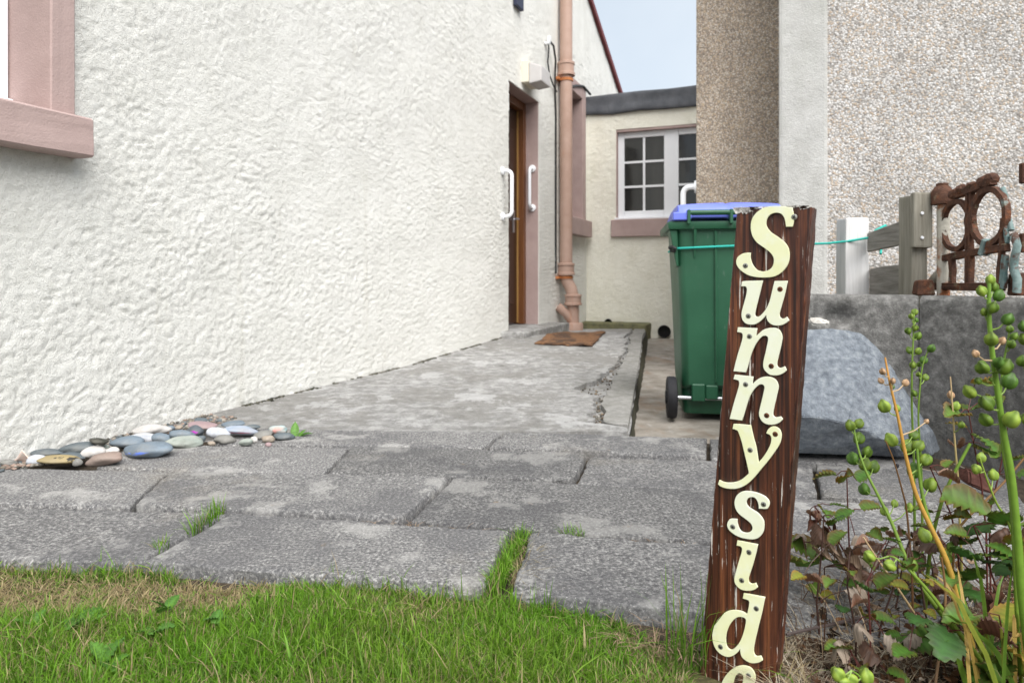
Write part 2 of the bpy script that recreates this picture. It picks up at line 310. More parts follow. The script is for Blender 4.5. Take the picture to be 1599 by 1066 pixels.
MT['palestone'] = pm('pale_stone_chip', [(.3, (.42, .39, .35)), (.7, (.6, .58, .54))], 20, .9, [(40, .005, I3)])
MT['redstone'] = pm('dark_red_stone', [(.3, (.07, .028, .022)), (.7, (.14, .06, .045))], 20, .9, [(40, .005, I3)])
MT['mat'] = pm('coir_mat', [(.3, (.14, .07, .035)), (.7, (.27, .14, .07))], 90, .95, [(200, .006, I3)], over=[(7, .48, .58, (.06, .04, .03), I3, .85), (30, .6, .68, (.34, .2, .11), I3, .5)])
MT['grass'] = attr_mat('grass_blades', .5, .35, .35)
MT['leaf'] = attr_mat('leaf_surface', .5, .25, .35, .3)
MT['pod'] = attr_mat('seed_pod_skin', .5, .12, .35, .4)
MT['stem'] = attr_mat('plant_stem', .5, 0, .35, .3)
MT['litter'] = attr_mat('dry_litter', .85, .1, .15, .3)

# ================================================================== THE SETTING
def sheet(name, pts, mat, z=None, sub=0, rough=0, rs=6):
    mb = MB(); mb.add([Vector((p[0], p[1], z if z is not None else p[2])) for p in pts], [tuple(range(len(pts)))])
    return tag(mb.build(name, mat, sub=sub, rough=rough, rs=rs), kind='structure')
sheet('ground', [(-300, -300), (300, -300), (300, 300), (-300, 300)], MT['soil'], -.30)
sheet('lawn', [(-4, -3), (.34, -3), (.34, 1.15), (-.3, 1.34), (-2, 1.52), (-4, 1.6)], MT['lawn'], -.034)
sheet('flower_bed', [(.30, -3), (4, -3), (4, 2.4), (1.4, 2.4), (.9, 1.45), (.30, 1.2)], MT['soil'], -.055)

# flagged path: bedding sheet with every flag a slab of its own
path = sheet('path', [(-2.3, 1.30), (-.2, 1.22), (.35, 1.10), (1.5, 1.05), (1.7, 2.3), (.72, 2.48), (-1.6, 2.62), (-2.3, 2.3)], MT['soil'], -.030)
def slab(q, seed, dz=0.0, tilt=(0, 0)):
    P = [G(*c) for c in q]; g_ = .0016; e1 = (P[1] - P[0]).normalized() * g_; e2 = (P[3] - P[0]).normalized() * g_ * 3.4; P = [P[0] + e1 + e2, P[1] - e1 + e2, P[2] - e1 - e2, P[3] + e1 - e2]
    n1 = int(max((P[1] - P[0]).length, (P[2] - P[3]).length) / .011) + 2; n2 = int(max((P[3] - P[0]).length, (P[2] - P[1]).length) / .011) + 2
    L1 = (P[1] - P[0]).length; L2 = (P[3] - P[0]).length
    def ax_(n, L): return np.array(sorted(set([0, .0022 / L, .006 / L, 1 - .006 / L, 1 - .0022 / L, 1] + list(np.linspace(.012 / L, 1 - .012 / L, n)))))
    ua, va = ax_(n1, L1), ax_(n2, L2); n1, n2 = len(ua), len(va)
    u, v = np.meshgrid(ua, va, indexing='ij')
    A = [np.array(p) for p in P]
    XY = ((1 - u) * (1 - v))[..., None] * A[0] + (u * (1 - v))[..., None] * A[1] + (u * v)[..., None] * A[2] + ((1 - u) * v)[..., None] * A[3]
    x, y = XY[..., 0], XY[..., 1]
    dist = np.minimum(np.minimum(u, 1 - u) * L1, np.minimum(v, 1 - v) * L2)
    jx = (vnoise(x * 38, y * 38, seed) - .5) * .0065 + (vnoise(x * 9, y * 9, seed + 7) - .5) * .007; jy = (vnoise(x * 38, y * 38, seed + 3) - .5) * .0065 + (vnoise(x * 9, y * 9, seed + 5) - .5) * .006
    w = np.exp(-(dist / .02))
    z = dz + tilt[0] * (u - .5) + tilt[1] * (v - .5) + (fbm(x * 7, y * 7, seed, 3) - .45) * .004 + (vnoise(x * 60, y * 60, seed + 1) - .5) * .0009
    chip = np.clip(vnoise(x * 22, y * 22, seed + 9) - .62, 0, 1) * 2.6
    z = z - .0035 * np.exp(-(dist / .0022)) - .011 * chip * np.exp(-(dist / .007) ** 2)
    V = np.stack([x + jx * w, y + jy * w, z], -1)
    nv = n1 * n2; idx = np.arange(nv).reshape(n1, n2)
    f = np.stack([idx[:-1, :-1], idx[:-1, 1:], idx[1:, 1:], idx[1:, :-1]], -1).reshape(-1, 4)
    ring = np.concatenate([idx[:, 0], idx[-1, 1:], idx[-2::-1, -1], idx[0, -2:0:-1]])
    V = V.reshape(-1, 3); low = V[ring].copy(); low[:, 2] = -.045
    nr = len(ring); a = np.arange(nr); b = (a + 1) % nr
    fs = np.stack([ring[a], ring[b], nv + b, nv + a], -1)
    me = npmesh('paving_slab', np.concatenate([V, low]), np.concatenate([f[:, ::-1], fs[:, ::-1]]))
    me.set_sharp_from_angle(angle=R(50))
    bm = bmesh.new(); bm.from_mesh(me); bmesh.ops.recalc_face_normals(bm, faces=bm.faces); bm.to_mesh(me); bm.free()
    return link('paving_slab', me, MT['slab'], path, (0, 0, 0))
SLABS = [
    ([(345, 668), (783, 674.5), (755, 699), (330, 694)], .002, (0, 0)), ([(789, 675), (1102, 684), (1104, 714), (762, 699.5)], .004, (0, 0)), ([(1108, 684.5), (1420, 694), (1440, 730), (1110, 714.5)], 0, (0, 0)),
    ([(205, 692), (545, 698.5), (508, 741), (150, 730)], .001, (0, 0)), ([(549, 699), (917, 709), (893, 751), (513, 741)], .006, (0, -.004)), ([(922, 709.5), (1268, 722.5), (1276, 773), (898, 752)], -.004, (0, 0)),
    ([(1273, 723), (1560, 738), (1620, 800), (1281, 773.5)], 0, (0, 0)),
    ([(-150, 726), (262, 735), (204, 791), (-200, 779)], 0, (0, 0)), ([(267, 735), (702, 744), (632, 812), (210, 792)], .006, (0, .006)), ([(709, 744.5), (1150, 767.5), (1160, 853), (642, 814)], .002, (0, 0)),
    ([(1155, 768), (1600, 800), (1680, 890), (1166, 853.5)], -.003, (0, 0)),
    ([(-200, 781), (357, 798), (212, 877), (-300, 860)], -.003, (0, 0)), ([(363, 799), (797, 826), (757, 915), (219, 878)], 0, (0, 0)), ([(828, 828), (1190, 857), (1200, 978), (799, 926)], .003, (0, 0)),
    ([(1196, 858), (1560, 886), (1420, 1000), (1207, 985)], -.004, (0, 0))]
for i, (q, dz, tl) in enumerate(SLABS): slab(q, 11 + i * 13, dz, tl)

# concrete ramp to the door: a base with a cracked topping laid on it
def ramp_z(Y): return np.interp(Y, [2.3, 4.4, 6.0, 7.0, 8.6], [-.004, 0, .05, 0, -.05])
def ramp_r(Y): return .423 + .208 * (Y - 2.5)
def ramp_l(Y): return W0.x + D.x * (Y - W0.y) / D.y - .04
def strip(name, Ys, vs, zoff, rfun, mat, parent=None, drop=.25, seed=1, amp=.006, lfun=None):
    Y, v = np.meshgrid(Ys, vs, indexing='ij'); l = (lfun or ramp_l)(Y); r = rfun(Y); X = l + (r - l) * v
    Z = ramp_z(Y) + zoff + (fbm(X * 5, Y * 5, seed, 4) - .47) * amp + (vnoise(X * 40, Y * 40, seed + 4) - .5) * amp * .35
    n1, n2 = Y.shape; nv = n1 * n2; idx = np.arange(nv).reshape(n1, n2); V = np.stack([X, Y, Z], -1)
    V[:, -1, 2] -= .004
    V = V.reshape(-1, 3)
    f = np.stack([idx[:-1, :-1], idx[1:, :-1], idx[1:, 1:], idx[:-1, 1:]], -1).reshape(-1, 4)[:, ::-1]
    ring = np.concatenate([idx[:, 0], idx[-1, 1:], idx[-2::-1, -1], idx[0, -2:0:-1]]); low = V[ring].copy(); low[:, 2] -= drop
    nr = len(ring); a = np.arange(nr); b = (a + 1) % nr
    me = npmesh(name, np.concatenate([V, low]), np.concatenate([f, np.stack([ring[a], ring[b], nv + b, nv + a], -1)]))
    bm = bmesh.new(); bm.from_mesh(me); bmesh.ops.recalc_face_normals(bm, faces=bm.faces); bm.to_mesh(me); bm.free()
    me.set_sharp_from_angle(angle=R(40))
    return link(name, me, mat, parent)
Ys = np.linspace(2.50, 8.45, 260)
ramp = tag(strip('ramp', Ys, np.linspace(0, 1, 60), -.024, lambda Y: ramp_r(Y) + (vnoise(Y * 9, Y * 0, 5) - .5) * .012, MT['ramp'], seed=3), kind='structure')
def topping_edge(Y):        # the topping has broken away from the kerb side in an irregular bite
    px = np.interp(Y, [2.45, 2.62, 2.72, 2.85, 3.05, 3.3, 3.55, 3.75, 4.3, 4.9, 6.0, 7.5, 8.6], [978, 974, 920, 925, 924, 930, 896, 924, 957, 972, 977, 985, 990])
    return (px - CX) / F * Y + (vnoise(Y * 14, Y * 0 + 3, 2) - .5) * .05 + (vnoise(Y * 40, Y * 0 + 3, 8) - .5) * .02
strip('topping', np.linspace(2.535, 7.6, 420), np.linspace(0, 1, 70), .004, topping_edge, MT['ramp'], ramp, drop=.03, seed=21, amp=.008)
def kerb_left(Y):
    px = np.interp(Y, [2.5, 2.62, 2.70, 2.9, 3.2, 3.5, 3.8, 4.3, 5.0, 6.0, 7.6], [982, 979, 944, 944, 943, 950, 958, 968, 981, 984, 990])
    return (px - CX) / F * Y + (vnoise(Y * 12, Y * 0 + 9, 4) - .5) * .03
strip('kerb_strip', np.linspace(2.66, 7.6, 300), np.linspace(0, 1, 16), .002, lambda Y: ramp_r(Y) - .004, MT['kerb'], ramp, drop=.03, seed=44, amp=.005, lfun=kerb_left)
Yk = np.linspace(2.52, 7.9, 120); rk = ramp_r(Yk) + (vnoise(Yk * 9, Yk * 0, 5) - .5) * .012 + .004; zk = ramp_z(Yk) - .03
mb = MB(); kv = []
for y_, x_, z_ in zip(Yk, rk, zk): kv += [Vector((x_, y_, z_)), Vector((x_ + .050, y_, -.3))]
mb.add(kv, [(2 * i, 2 * i + 1, 2 * i + 3, 2 * i + 2) for i in range(len(Yk) - 1)]); mb.build('ramp_side', MT['mossside'], ramp, rough=.004, rs=14)
# threshold step at the door, ledge along the extension, passage beside the ramp
mb = MB(); mb.box(wfr, (4.02, 5.35), (-.22, .25), (-.1, .098)); st = tag(mb.build('door_step', MT['ramp'], bevel=.012, seg=2, sub=5, rough=.006, rs=14), kind='structure')
mb = MB(); mb.box(efr, (-.05, .80), (-.30, .02), (-.3, .02)); tag(mb.build('mossy_ledge', MT['mossy'], bevel=.012, sub=6, rough=.014, rs=9), kind='structure')
sheet('passage', [(.30, 2.30, -.08), (2.2, 2.30, -.08), (2.9, 5.5, -.13), (3.2, 8.2, -.17), (.9, 8.5, -.17)], MT['passage'], None, sub=40, rough=.008, rs=4)
sheet('garden_terrace', [(.98, 2.62), (1.5, 2.40), (1.72, 1.9), (2.1, .5), (8, .5), (8, 6), (1.7, 4.3), (1.2, 3.05)], MT['soil'], .46)

# ------------------------------------------------------------------ cottage
def harl_h(S, Z, seed):
    c = fbm(S / .35, Z / .35, seed + 2, 3); wob = (vnoise(S / .02, Z / .02, seed + 8) - .5) * .006
    e = np.maximum(lumps((S + wob) / .022, (Z - wob) / .020, seed, .5), .85 * lumps((S - wob) / .0135, (Z + wob) / .0125, seed + 20, .75))
    return .0078 * np.sqrt(np.clip(e, 0, 1)) * (.30 + 1.25 * c) + .010 * (c - .4) + .003
def harling(name, sv, zv, holes, topf, mp, parent, mat, seed, amp=1.0):
    S, Z = np.meshgrid(sv, zv, indexing='ij'); h = harl_h(S, Z, seed) * amp
    sc = (S[:-1, :-1] + S[1:, 1:]) / 2; zc = (Z[:-1, :-1] + Z[1:, 1:]) / 2
    keep = zc < topf(sc)
    for (s0, s1, z0, z1) in holes: keep &= ~((sc > s0) & (sc < s1) & (zc > z0) & (zc < z1))
    n1, n2 = S.shape; idx = np.arange(n1 * n2).reshape(n1, n2)
    f = np.stack([idx[:-1, :-1], idx[1:, :-1], idx[1:, 1:], idx[:-1, 1:]], -1)[keep]
    o, ax, nn = mp
    V = np.array(o) + S.ravel()[:, None] * np.array(ax) + h.ravel()[:, None] * np.array(nn); V[:, 2] += Z.ravel()
    # returns at every opening and edge
    kp = np.zeros((n1 + 1, n2 + 1), bool); kp[1:-1, 1:-1] = keep
    e = []
    dv = kp[1:, 1:-1] != kp[:-1, 1:-1]; ii, jj = np.nonzero(dv); e.append(np.stack([idx[ii, jj], idx[ii, jj + 1]], -1))
    dh = kp[1:-1, 1:] != kp[1:-1, :-1]; ii, jj = np.nonzero(dh); e.append(np.stack([idx[ii, jj], idx[ii + 1, jj]], -1))
    e = np.concatenate(e); bv = np.unique(e); mpb = np.zeros(n1 * n2, np.int64); mpb[bv] = np.arange(len(bv)) + n1 * n2
    back = V[bv] - (h.ravel()[bv] + .06)[:, None] * np.array(nn)
    fs = np.stack([e[:, 0], e[:, 1], mpb[e[:, 1]], mpb[e[:, 0]]], -1)
    V = np.concatenate([V, back]); f = np.concatenate([f, fs])
    used = np.unique(f); re = np.zeros(len(V), np.int64); re[used] = np.arange(len(used))
    base = np.array(wloc(parent)); me = npmesh(name, V[used] - base, re[f]); me.set_sharp_from_angle(angle=R(70))
    return link(name, me, mat, parent)
def insert(v, xs):
    v = [a for a in v if all(abs(a - x) > .004 for x in xs)]; return np.array(sorted(v + list(xs)))
cottage = thing('cottage', W(4.4, 0), 'cream roughcast cottage gable wall with dusky pink window margins and brown door', 'house')
WIN = (-1.05, .133, 1.10, 2.35); DOOR = (4.20, 5.02, .09, 2.297); WIN2 = (5.95, 6.50, 1.24, 2.68)
sv = [-2.6, -2.2, -1.8, -1.4]; s = -1.1
while s < 8.7:
    sv.append(s); s += max(.0072, .0034 * (2.096 + .93 * s)) if s > -.05 else .03
zv = list(np.arange(-.12, 1.5, .0078)) + list(np.arange(1.5, 3.1, .0115)) + list(np.arange(3.1, 5.8, .03))
sv = insert(sv, [WIN[0] - .04, .175, DOOR[0], DOOR[1], WIN2[0] - .07, WIN2[1] + .07, 8.70]); zv = insert(zv, [1.06, WIN[3] + .04, DOOR[2], DOOR[3], 1.14, WIN2[3] + .07])
gable = lambda s: np.where(s > 3, 3.27 + (8.67 - s) * .416, 5.63 - (3 - s) * .416)
harling('wall', sv, zv, [(WIN[0] - .04, .175, 1.06, WIN[3] + .04), DOOR, (WIN2[0] - .07, WIN2[1] + .07, 1.14, WIN2[3] + .07)], gable, (W0, D, N), cottage, MT['harl'], 1)
# roof: verge boards and slopes
for (s0, s1) in ((8.9, 3.0), (3.0, -2.8)):
    z0, z1 = float(gable(np.array(s0))), float(gable(np.array(s1)))
    mb = MB(); mb.hexa([W(s0, z0 - .03, .05), W(s1, z1 - .03, .05), W(s1, z1 - .03, -.03), W(s0, z0 - .03, -.03), W(s0, z0 + .05, .05), W(s1, z1 + .05, .05), W(s1, z1 + .05, -.03), W(s0, z0 + .05, -.03)])
    mb.build('verge_board', MT['verge'], cottage)
    mb = MB(); mb.hexa([W(s0, z0 + .01, -.035), W(s1, z1 + .01, -.035), W(s1, z1 + .01, -6), W(s0, z0 + .01, -6), W(s0, z0 + .06, -.035), W(s1, z1 + .06, -.035), W(s1, z1 + .06, -6), W(s0, z0 + .06, -6)])
    mb.build('roof_slope', MT['slate'], cottage)
# front window on the left of the picture
def surround(par, s0, s1, z0, z1, dep, wd, fr, mat, top=True, proud=.034):
    mb = MB(); mb.box(fr, (s1, s1 + wd), (-proud, dep), (z0, z1 + wd)); mb.build('margin', mat, par, bevel=.005, sub=3, rough=.0015)
    mb = MB(); mb.box(fr, (s0 - wd, s0), (-proud, dep), (z0, z1 + wd)); mb.build('margin', mat, par, bevel=.005, sub=3, rough=.0015)
    if top: mb = MB(); mb.box(fr, (s0, s1), (-proud, dep), (z1, z1 + wd)); mb.build('margin', mat, par, bevel=.005)
def part_parent(name, mat, parent, mbx, **k): return mbx.build(name, mat, parent, **k)
mb = MB(); mb.box(wfr, (WIN[0] - .12, .24), (-.095, .06), (.974, 1.104)); mb.build('window_sill', MT['pink'], cottage, bevel=.006, sub=6, rough=.003, rs=12)
surround(cottage, WIN[0], WIN[1], 1.105, WIN[3], .30, .084, wfr, MT['pink'])
mb = MB(); mb.box(wfr, (WIN[0], WIN[1]), (.10, .30), (1.07, 1.112)); mb.build('inner_sill', MT['pink'], cottage)
wf = MB()
for a in ((WIN[0] + .002, (1.116, 2.34)), ): pass
wf.box(wfr, (WIN[1] - .075, WIN[1] - .003), (.165, .225), (1.165, 2.34)); wf.box(wfr, (WIN[0] + .003, WIN[0] + .075), (.165, .225), (1.165, 2.34))
wf.box(wfr, (WIN[0] + .075, WIN[1] - .075), (.168, .222), (1.165, 1.235)); wf.box(wfr, (WIN[0] + .075, WIN[1] - .075), (.168, .222), (2.27, 2.34))
wfo = wf.build('window_frame', MT['white'], cottage, bevel=.004)
mb = MB(); mb.box(wfr, (WIN[0] + .003, WIN[1] - .003), (.135, .226), (1.114, 1.163)); mb.build('frame_sill', MT['white'], wfo, bevel=.005)
mb = MB(); mb.box(wfr, (WIN[0] + .07, WIN[1] - .07), (.19, .20), (1.23, 2.275)); mb.build('pane', MT['glass'], wfo)
# door
for (a, b) in ((DOOR[1] - .004, DOOR[1] + .10), (DOOR[0] - .10, DOOR[0] + .004)):
    mb = MB(); mb.box(wfr, (a, b), (.004, .32), (.06, DOOR[3] + .06)); mb.build('door_reveal', MT['pink'], cottage, sub=2, rough=.001)
mb = MB(); mb.box(wfr, (DOOR[0] + .005, DOOR[1] - .005), (.006, .32), (DOOR[3] - .006, DOOR[3] + .06)); mb.build('door_lintel', MT['pink'], cottage)
df = MB(); df.box(wfr, (DOOR[1] - .075, DOOR[1] - .006), (.13, .24), (.1, DOOR[3] - .01)); df.box(wfr, (DOOR[0] + .006, DOOR[0] + .075), (.13, .24), (.1, DOOR[3] - .01))
df.box(wfr, (DOOR[0] + .076, DOOR[1] - .076), (.132, .238), (DOOR[3] - .09, DOOR[3] - .01)); df.build('door_frame', MT['doorwood'], cottage, bevel=.004)
dr = MB(); dr.box(wfr, (DOOR[0] + .078, DOOR[1] - .078), (.20, .245), (.115, DOOR[3] - .095)); dro = dr.build('door', MT['doordark'], cottage, bevel=.003)
for (z0, z1) in ((.3, 1.0), (1.15, 2.0)):
    mb = MB(); mb.box(wfr, (DOOR[0] + .19, DOOR[1] - .19), (.188, .199), (z0, z1)); mb.build('door_panel', MT['doordark'], dro, bevel=.005)
mb = MB(); mb.box(wfr, (DOOR[1] - .086, DOOR[1] - .077), (.182, .199), (.115, DOOR[3] - .095)); mb.build('draught_strip', MT['dooredge'], dro)
mb = MB(); mb.box(wfr, (DOOR[1] - .19, DOOR[1] - .15), (.193, .1995), (1.0, 1.22)); mb.tube([W(4.86, 1.13, -.195), W(4.86, 1.13, -.15), W(4.78, 1.13, -.148)], .009); mb.build('door_handle', MT['steel'], dro)
# far window of the gable
surround(cottage, WIN2[0], WIN2[1], WIN2[2], WIN2[3], .30, .15, wfr, MT['pink'], proud=.04)
mb = MB(); mb.box(wfr, (WIN2[0] - .2, 6.72), (-.10, .29), (1.04, 1.235)); mb.build('window_sill', MT['pink'], cottage, bevel=.006)
wf = MB(); wf.box(wfr, (WIN2[0], WIN2[0] + .06), (.16, .22), (1.24, 2.68)); wf.box(wfr, (WIN2[1] - .06, WIN2[1]), (.16, .22), (1.24, 2.68)); wf.box(wfr, (WIN2[0] + .06, WIN2[1] - .06), (.162, .218), (1.24, 1.31))
wfo = wf.build('window_frame', MT['white'], cottage); mb = MB(); mb.box(wfr, (WIN2[0] + .05, WIN2[1] - .05), (.18, .19), (1.3, 2.68)); mb.build('pane', MT['glass'], wfo)

# ------------------------------------------------------------------ flat-roofed extension
ext = thing('extension', E(1.3, 0), 'low cream extension with grey felt flat roof and white casement window', 'building')
EW = (.376, 1.68, 1.25, 2.345)
uv = insert(list(np.arange(0, 3.2, .0165)), [EW[0], EW[1], 3.2]); ez = insert(list(np.arange(-.25, 2.56, .0165)), [EW[2], EW[3], 2.56])
harling('wall', uv, ez, [EW], lambda s: s * 0 + 9, (CN, N, -D), ext, MT['harlext'], 31, .9)
mb = MB(); mb.hexa([E(-.0, 2.54, .05), E(3.3, 2.54, .05), E(3.3, 2.54, -3), E(-.0, 2.54, -3), E(-.0, 2.775, .05), E(3.3, 2.80, .05), E(3.3, 2.80, -3), E(-.0, 2.775, -3)])
mb.build('felt_roof', MT['felt'], ext, bevel=.02, seg=2, sub=9, rough=.02, rs=3, smooth=50)
mb = MB(); mb.box(efr, (EW[0] - .055, EW[1] + .06), (-.045, .10), (1.045, 1.252)); mb.build('window_sill', MT['pink'], ext, bevel=.006)
for (a, b, c, d) in ((EW[0] - .02, EW[0] + .012, 1.25, 2.345), (EW[1] - .012, EW[1] + .02, 1.25, 2.345), (EW[0] + .013, EW[1] - .013, 2.315, 2.36)):
    mb = MB(); mb.box(efr, (a, b), (-.001, .14), (c, d)); mb.build('window_reveal', MT['pink'], ext)
fx0, fx1, fz0, fz1 = EW[0] + .014, EW[1] - .014, 1.275, 2.313
wf = MB()
for (a, b) in ((fx0, fx0 + .075), (fx1 - .075, fx1), (.5 * (fx0 + fx1) - .085, .5 * (fx0 + fx1) + .085)): wf.box(efr, (a, b), (.05, .11), (fz0, fz1))
mid = .5 * (fx0 + fx1)
for (a, b) in ((fx0 + .076, mid - .086), (mid + .086, fx1 - .076)):
    wf.box(efr, (a, b), (.052, .108), (fz0, fz0 + .085)); wf.box(efr, (a, b), (.052, .108), (fz1 - .07, fz1))
wfo = wf.build('window_frame', MT['white'], ext, bevel=.006, seg=2)
mb = MB(); mb.box(efr, (fx0 - .03, fx1 + .03), (-.03, .115), (1.253, 1.274)); mb.build('frame_sill', MT['white'], wfo, bevel=.004)
for (a, b) in ((fx0 + .07, mid - .08), (mid + .08, fx1 - .07)):
    z0, z1 = fz0 + .08, fz1 - .065
    mb = MB(); m_ = (a + b) / 2; mb.box(efr, (m_ - .013, m_ + .013), (.060, .074), (z0, z1)); mb.build('glazing_bar', MT['white'], wfo)
    for k in (1, 2):
        zz = z0 + (z1 - z0) * k / 3; mb = MB(); mb.box(efr, (a, b), (.0615, .0725), (zz - .013, zz + .013)); mb.build('glazing_bar', MT['white'], wfo)
    for i in range(2):
        for k in range(3):
            mb = MB(); mb.box(efr, (a + (b - a) * i / 2 + .002, a + (b - a) * (i + 1) / 2 - .002), (.080, .086), (z0 + (z1 - z0) * k / 3 + .002, z0 + (z1 - z0) * (k + 1) / 3 - .002)); mb.build('pane', MT['glass'], wfo)
# two drain stubs through the extension wall
for (px, py, rr, lab) in ((951, 503, .045, 'small dark drain outlet low in the extension wall above the mossy ledge'), (1038, 517, .075, 'larger dark drain hole at the foot of the extension wall beside the bin')):
    k = (px - CX) / F; u = (CN.y * k - CN.x) / (N.x - N.y * k); p = E(u, 0); z = H - (py - CY) / F * p.y
    a, b = E(u, z, .03), E(u, z, .055); mb = MB(); seg = 16
    for (p0, p1, r0, r1) in ((a, b, rr, rr), (b, b, rr, rr * .8), (b, a, rr * .8, rr * .8)):
        pass
    t = (b - a).normalized(); x = N.copy(); y = Vector((0, 0, 1))
    rings = [(a, rr), (b, rr), (b, rr * .84), (a, rr * .84), (a, .001)]
    vs = [c + (x * math.cos(2 * math.pi * j / seg) + y * math.sin(2 * math.pi * j / seg)) * r for c, r in rings for j in range(seg)]
    mb.add(vs, [(i * seg + j, i * seg + (j + 1) % seg, (i + 1) * seg + (j + 1) % seg, (i + 1) * seg + j) for i in range(4) for j in range(seg)])
    tag(mb.build('drain_outlet', MT['dark'], smooth=40), lab, 'drain', 'drain outlets in the extension wall')

# ------------------------------------------------------------------ neighbouring pebbledash house
nb = thing('neighbour_house', (2.3, 4.3, 0), 'neighbouring house faced in pebbledash with a plain cement corner band', 'house')
A0 = Vector((1.641, 4.2, 0))
def nfr(a, b, c): return A0 + N * a + D * b + Vector((0, 0, c))
kk = (1293 - CX) / F; bw = (kk * A0.y - A0.x) / (N.x - N.y * kk)
mb = MB(); mb.box(nfr, (bw - .004, 6), (.012, 4), (-.3, 3.1)); mb.build('pebbledash_wall', MT['pdash'], nb)
mb = MB(); mb.box(nfr, (0, bw), (0, .9), (-.3, 3.1)); mb.build('corner_band', MT['cement'], nb, bevel=.02, seg=2)
mb = MB(); mb.hexa([nfr(-.12, -.2, 3.06), nfr(6.1, -.2, 3.06), nfr(6.1, 4, 4.6), nfr(-.12, 4, 4.6), nfr(-.12, -.2, 3.16), nfr(6.1, -.2, 3.16), nfr(6.1, 4, 4.7), nfr(-.12, 4, 4.7)]); mb.build('roof_slope', MT['slate'], nb)
B0 = Vector(((1087 - CX) / F * 4.95, 4.95, 0))
def bfr(a, b, c): return B0 + N * a + D * b + Vector((0, 0, c))
mb = MB(); mb.box(bfr, (0, 2.2), (0, 1.2), (-.3, 3.45)); mb.build('brown_pebbledash_wall', MT['pdashb'], nb, bevel=.012, seg=2)

# ================================================================== FITTINGS ON THE COTTAGE
dp = thing('drainpipe', W(5.66, 0, .09), 'salmon painted cast iron drainpipe with rust streaks beside the brown door', 'drainpipe')
PS = 5.66; PR = .068
mb = MB(); mb.tube([W(PS, .62, .09), W(PS, 4.35, .09)], PR, 20); mb.build('pipe', MT['salmon'], dp, smooth=40)
mb = MB(); mb.tube([W(PS, .72, .09), W(PS, .60, .09), W(PS, .52, .10), W(PS, .44, .145), W(PS, .36, .165), W(PS, .24, .168), W(PS, .02, .168)], PR * .95, 20); mb.build('bend', MT['salmon'], dp, smooth=40)
mb = MB(); mb.tube([W(PS - .02, .10, .16), W(PS - .05, .18, .10), W(PS - .08, .25, .02)], PR * .7, 14); mb.build('branch', MT['salmon'], dp, smooth=40)
def collar(z, o, h=.115, name='collar'):
    m = MB(); rs = [PR * 1.02, PR * 1.42, PR * 1.42, PR * 1.27, PR * 1.27, PR * 1.38, PR * 1.38, PR * 1.02]; zs = [0, .0, .02, .025, .085, .09, .108, .115]
    m.tube([W(PS, z + q * h / .115, o) for q in zs], rs, 20); m.build(name, MT['salmon'], dp, smooth=35)
collar(2.72, .09, .15); collar(.585, .09, .13); collar(.265, .168, .115); 
m = MB(); m.tube([W(PS, -.03, .168), W(PS, .06, .168), W(PS, .075, .168)], [PR * 1.6, PR * 1.6, PR * 1.5], 20); m.build('foot', MT['salmon'], dp, smooth=35)
for z in (2.66, .545):
    m = MB(); m.tube([W(PS, z, .09), W(PS, z + .03, .09)], PR * 1.12, 20); m.box(lambda a, b, c: W(PS + a, z + c, b), (-.13, .13), (.012, .05), (.0, .028)); m.build('clamp', MT['rustband'], dp, smooth=35)
def rail(name, pts, r, flanges, nrm, label, group):
    t = thing(name, pts[0], label, 'grab rail', group)
    m = MB(); m.tube(pts, r, 12); m.build('bar', MT['white'], t, smooth=50)
    for p in flanges:
        m = MB(); m.tube([p - nrm * .004, p + nrm * .012, p + nrm * .016], [r * 2.2, r * 2.2, r * 1.6], 18); m.build('flange', MT['white'], t, smooth=40)
    return t
def ubar(a, b, n, dep, up):   # wall points a,b, standing dep off the wall
    u = (b - a).normalized(); out = [a]; rad = .045
    for p, q in ((a, u), (b, -u)):
        arc = [p + n * (dep - rad) + n * rad * math.sin(t) + q * rad * (1 - math.cos(t)) for t in np.linspace(0, math.pi / 2, 6)]
        out += arc if p is a else arc[::-1]
    return out + [b]
gn = 'white grab rails at the cottage door'
a, b = W(4.05, 1.475, .012), W(4.05, 1.085, .012)
rail('grab_rail', ubar(a, b, N, .085, None), .0165, [a, b], N, 'white grab rail on the roughcast wall left of the brown door', gn)
a, b = W(5.015, 1.64, -.062), W(5.015, 1.25, -.062)
rail('grab_rail', ubar(a, b, -D, .085, None), .0165, [a, b], -D, 'white grab rail on the pink jamb right of the brown door', gn)
p0 = B0 + D * .06 + Vector((0, 0, 1.23))
hr = thing('handrail', (p0.x - .09, p0.y, -.12), 'white bent tube handrail on the brown pebbledash corner behind the bin', 'handrail')
q = p0 - N * .10
m = MB(); m.tube([p0 + N * .01, p0 - N * .05] + [p0 - N * .05 - N * .05 * math.sin(t) - Vector((0, 0, .05 * (1 - math.cos(t)))) for t in np.linspace(.2, math.pi / 2, 6)] + [q - Vector((0, 0, .3)), Vector((q.x, q.y, -.12))], .021, 12); m.build('bar', MT['white'], hr, smooth=50)
m = MB(); m.tube([p0, p0 - N * .016], [.048, .046], 18); m.build('flange', MT['white'], hr, smooth=40)
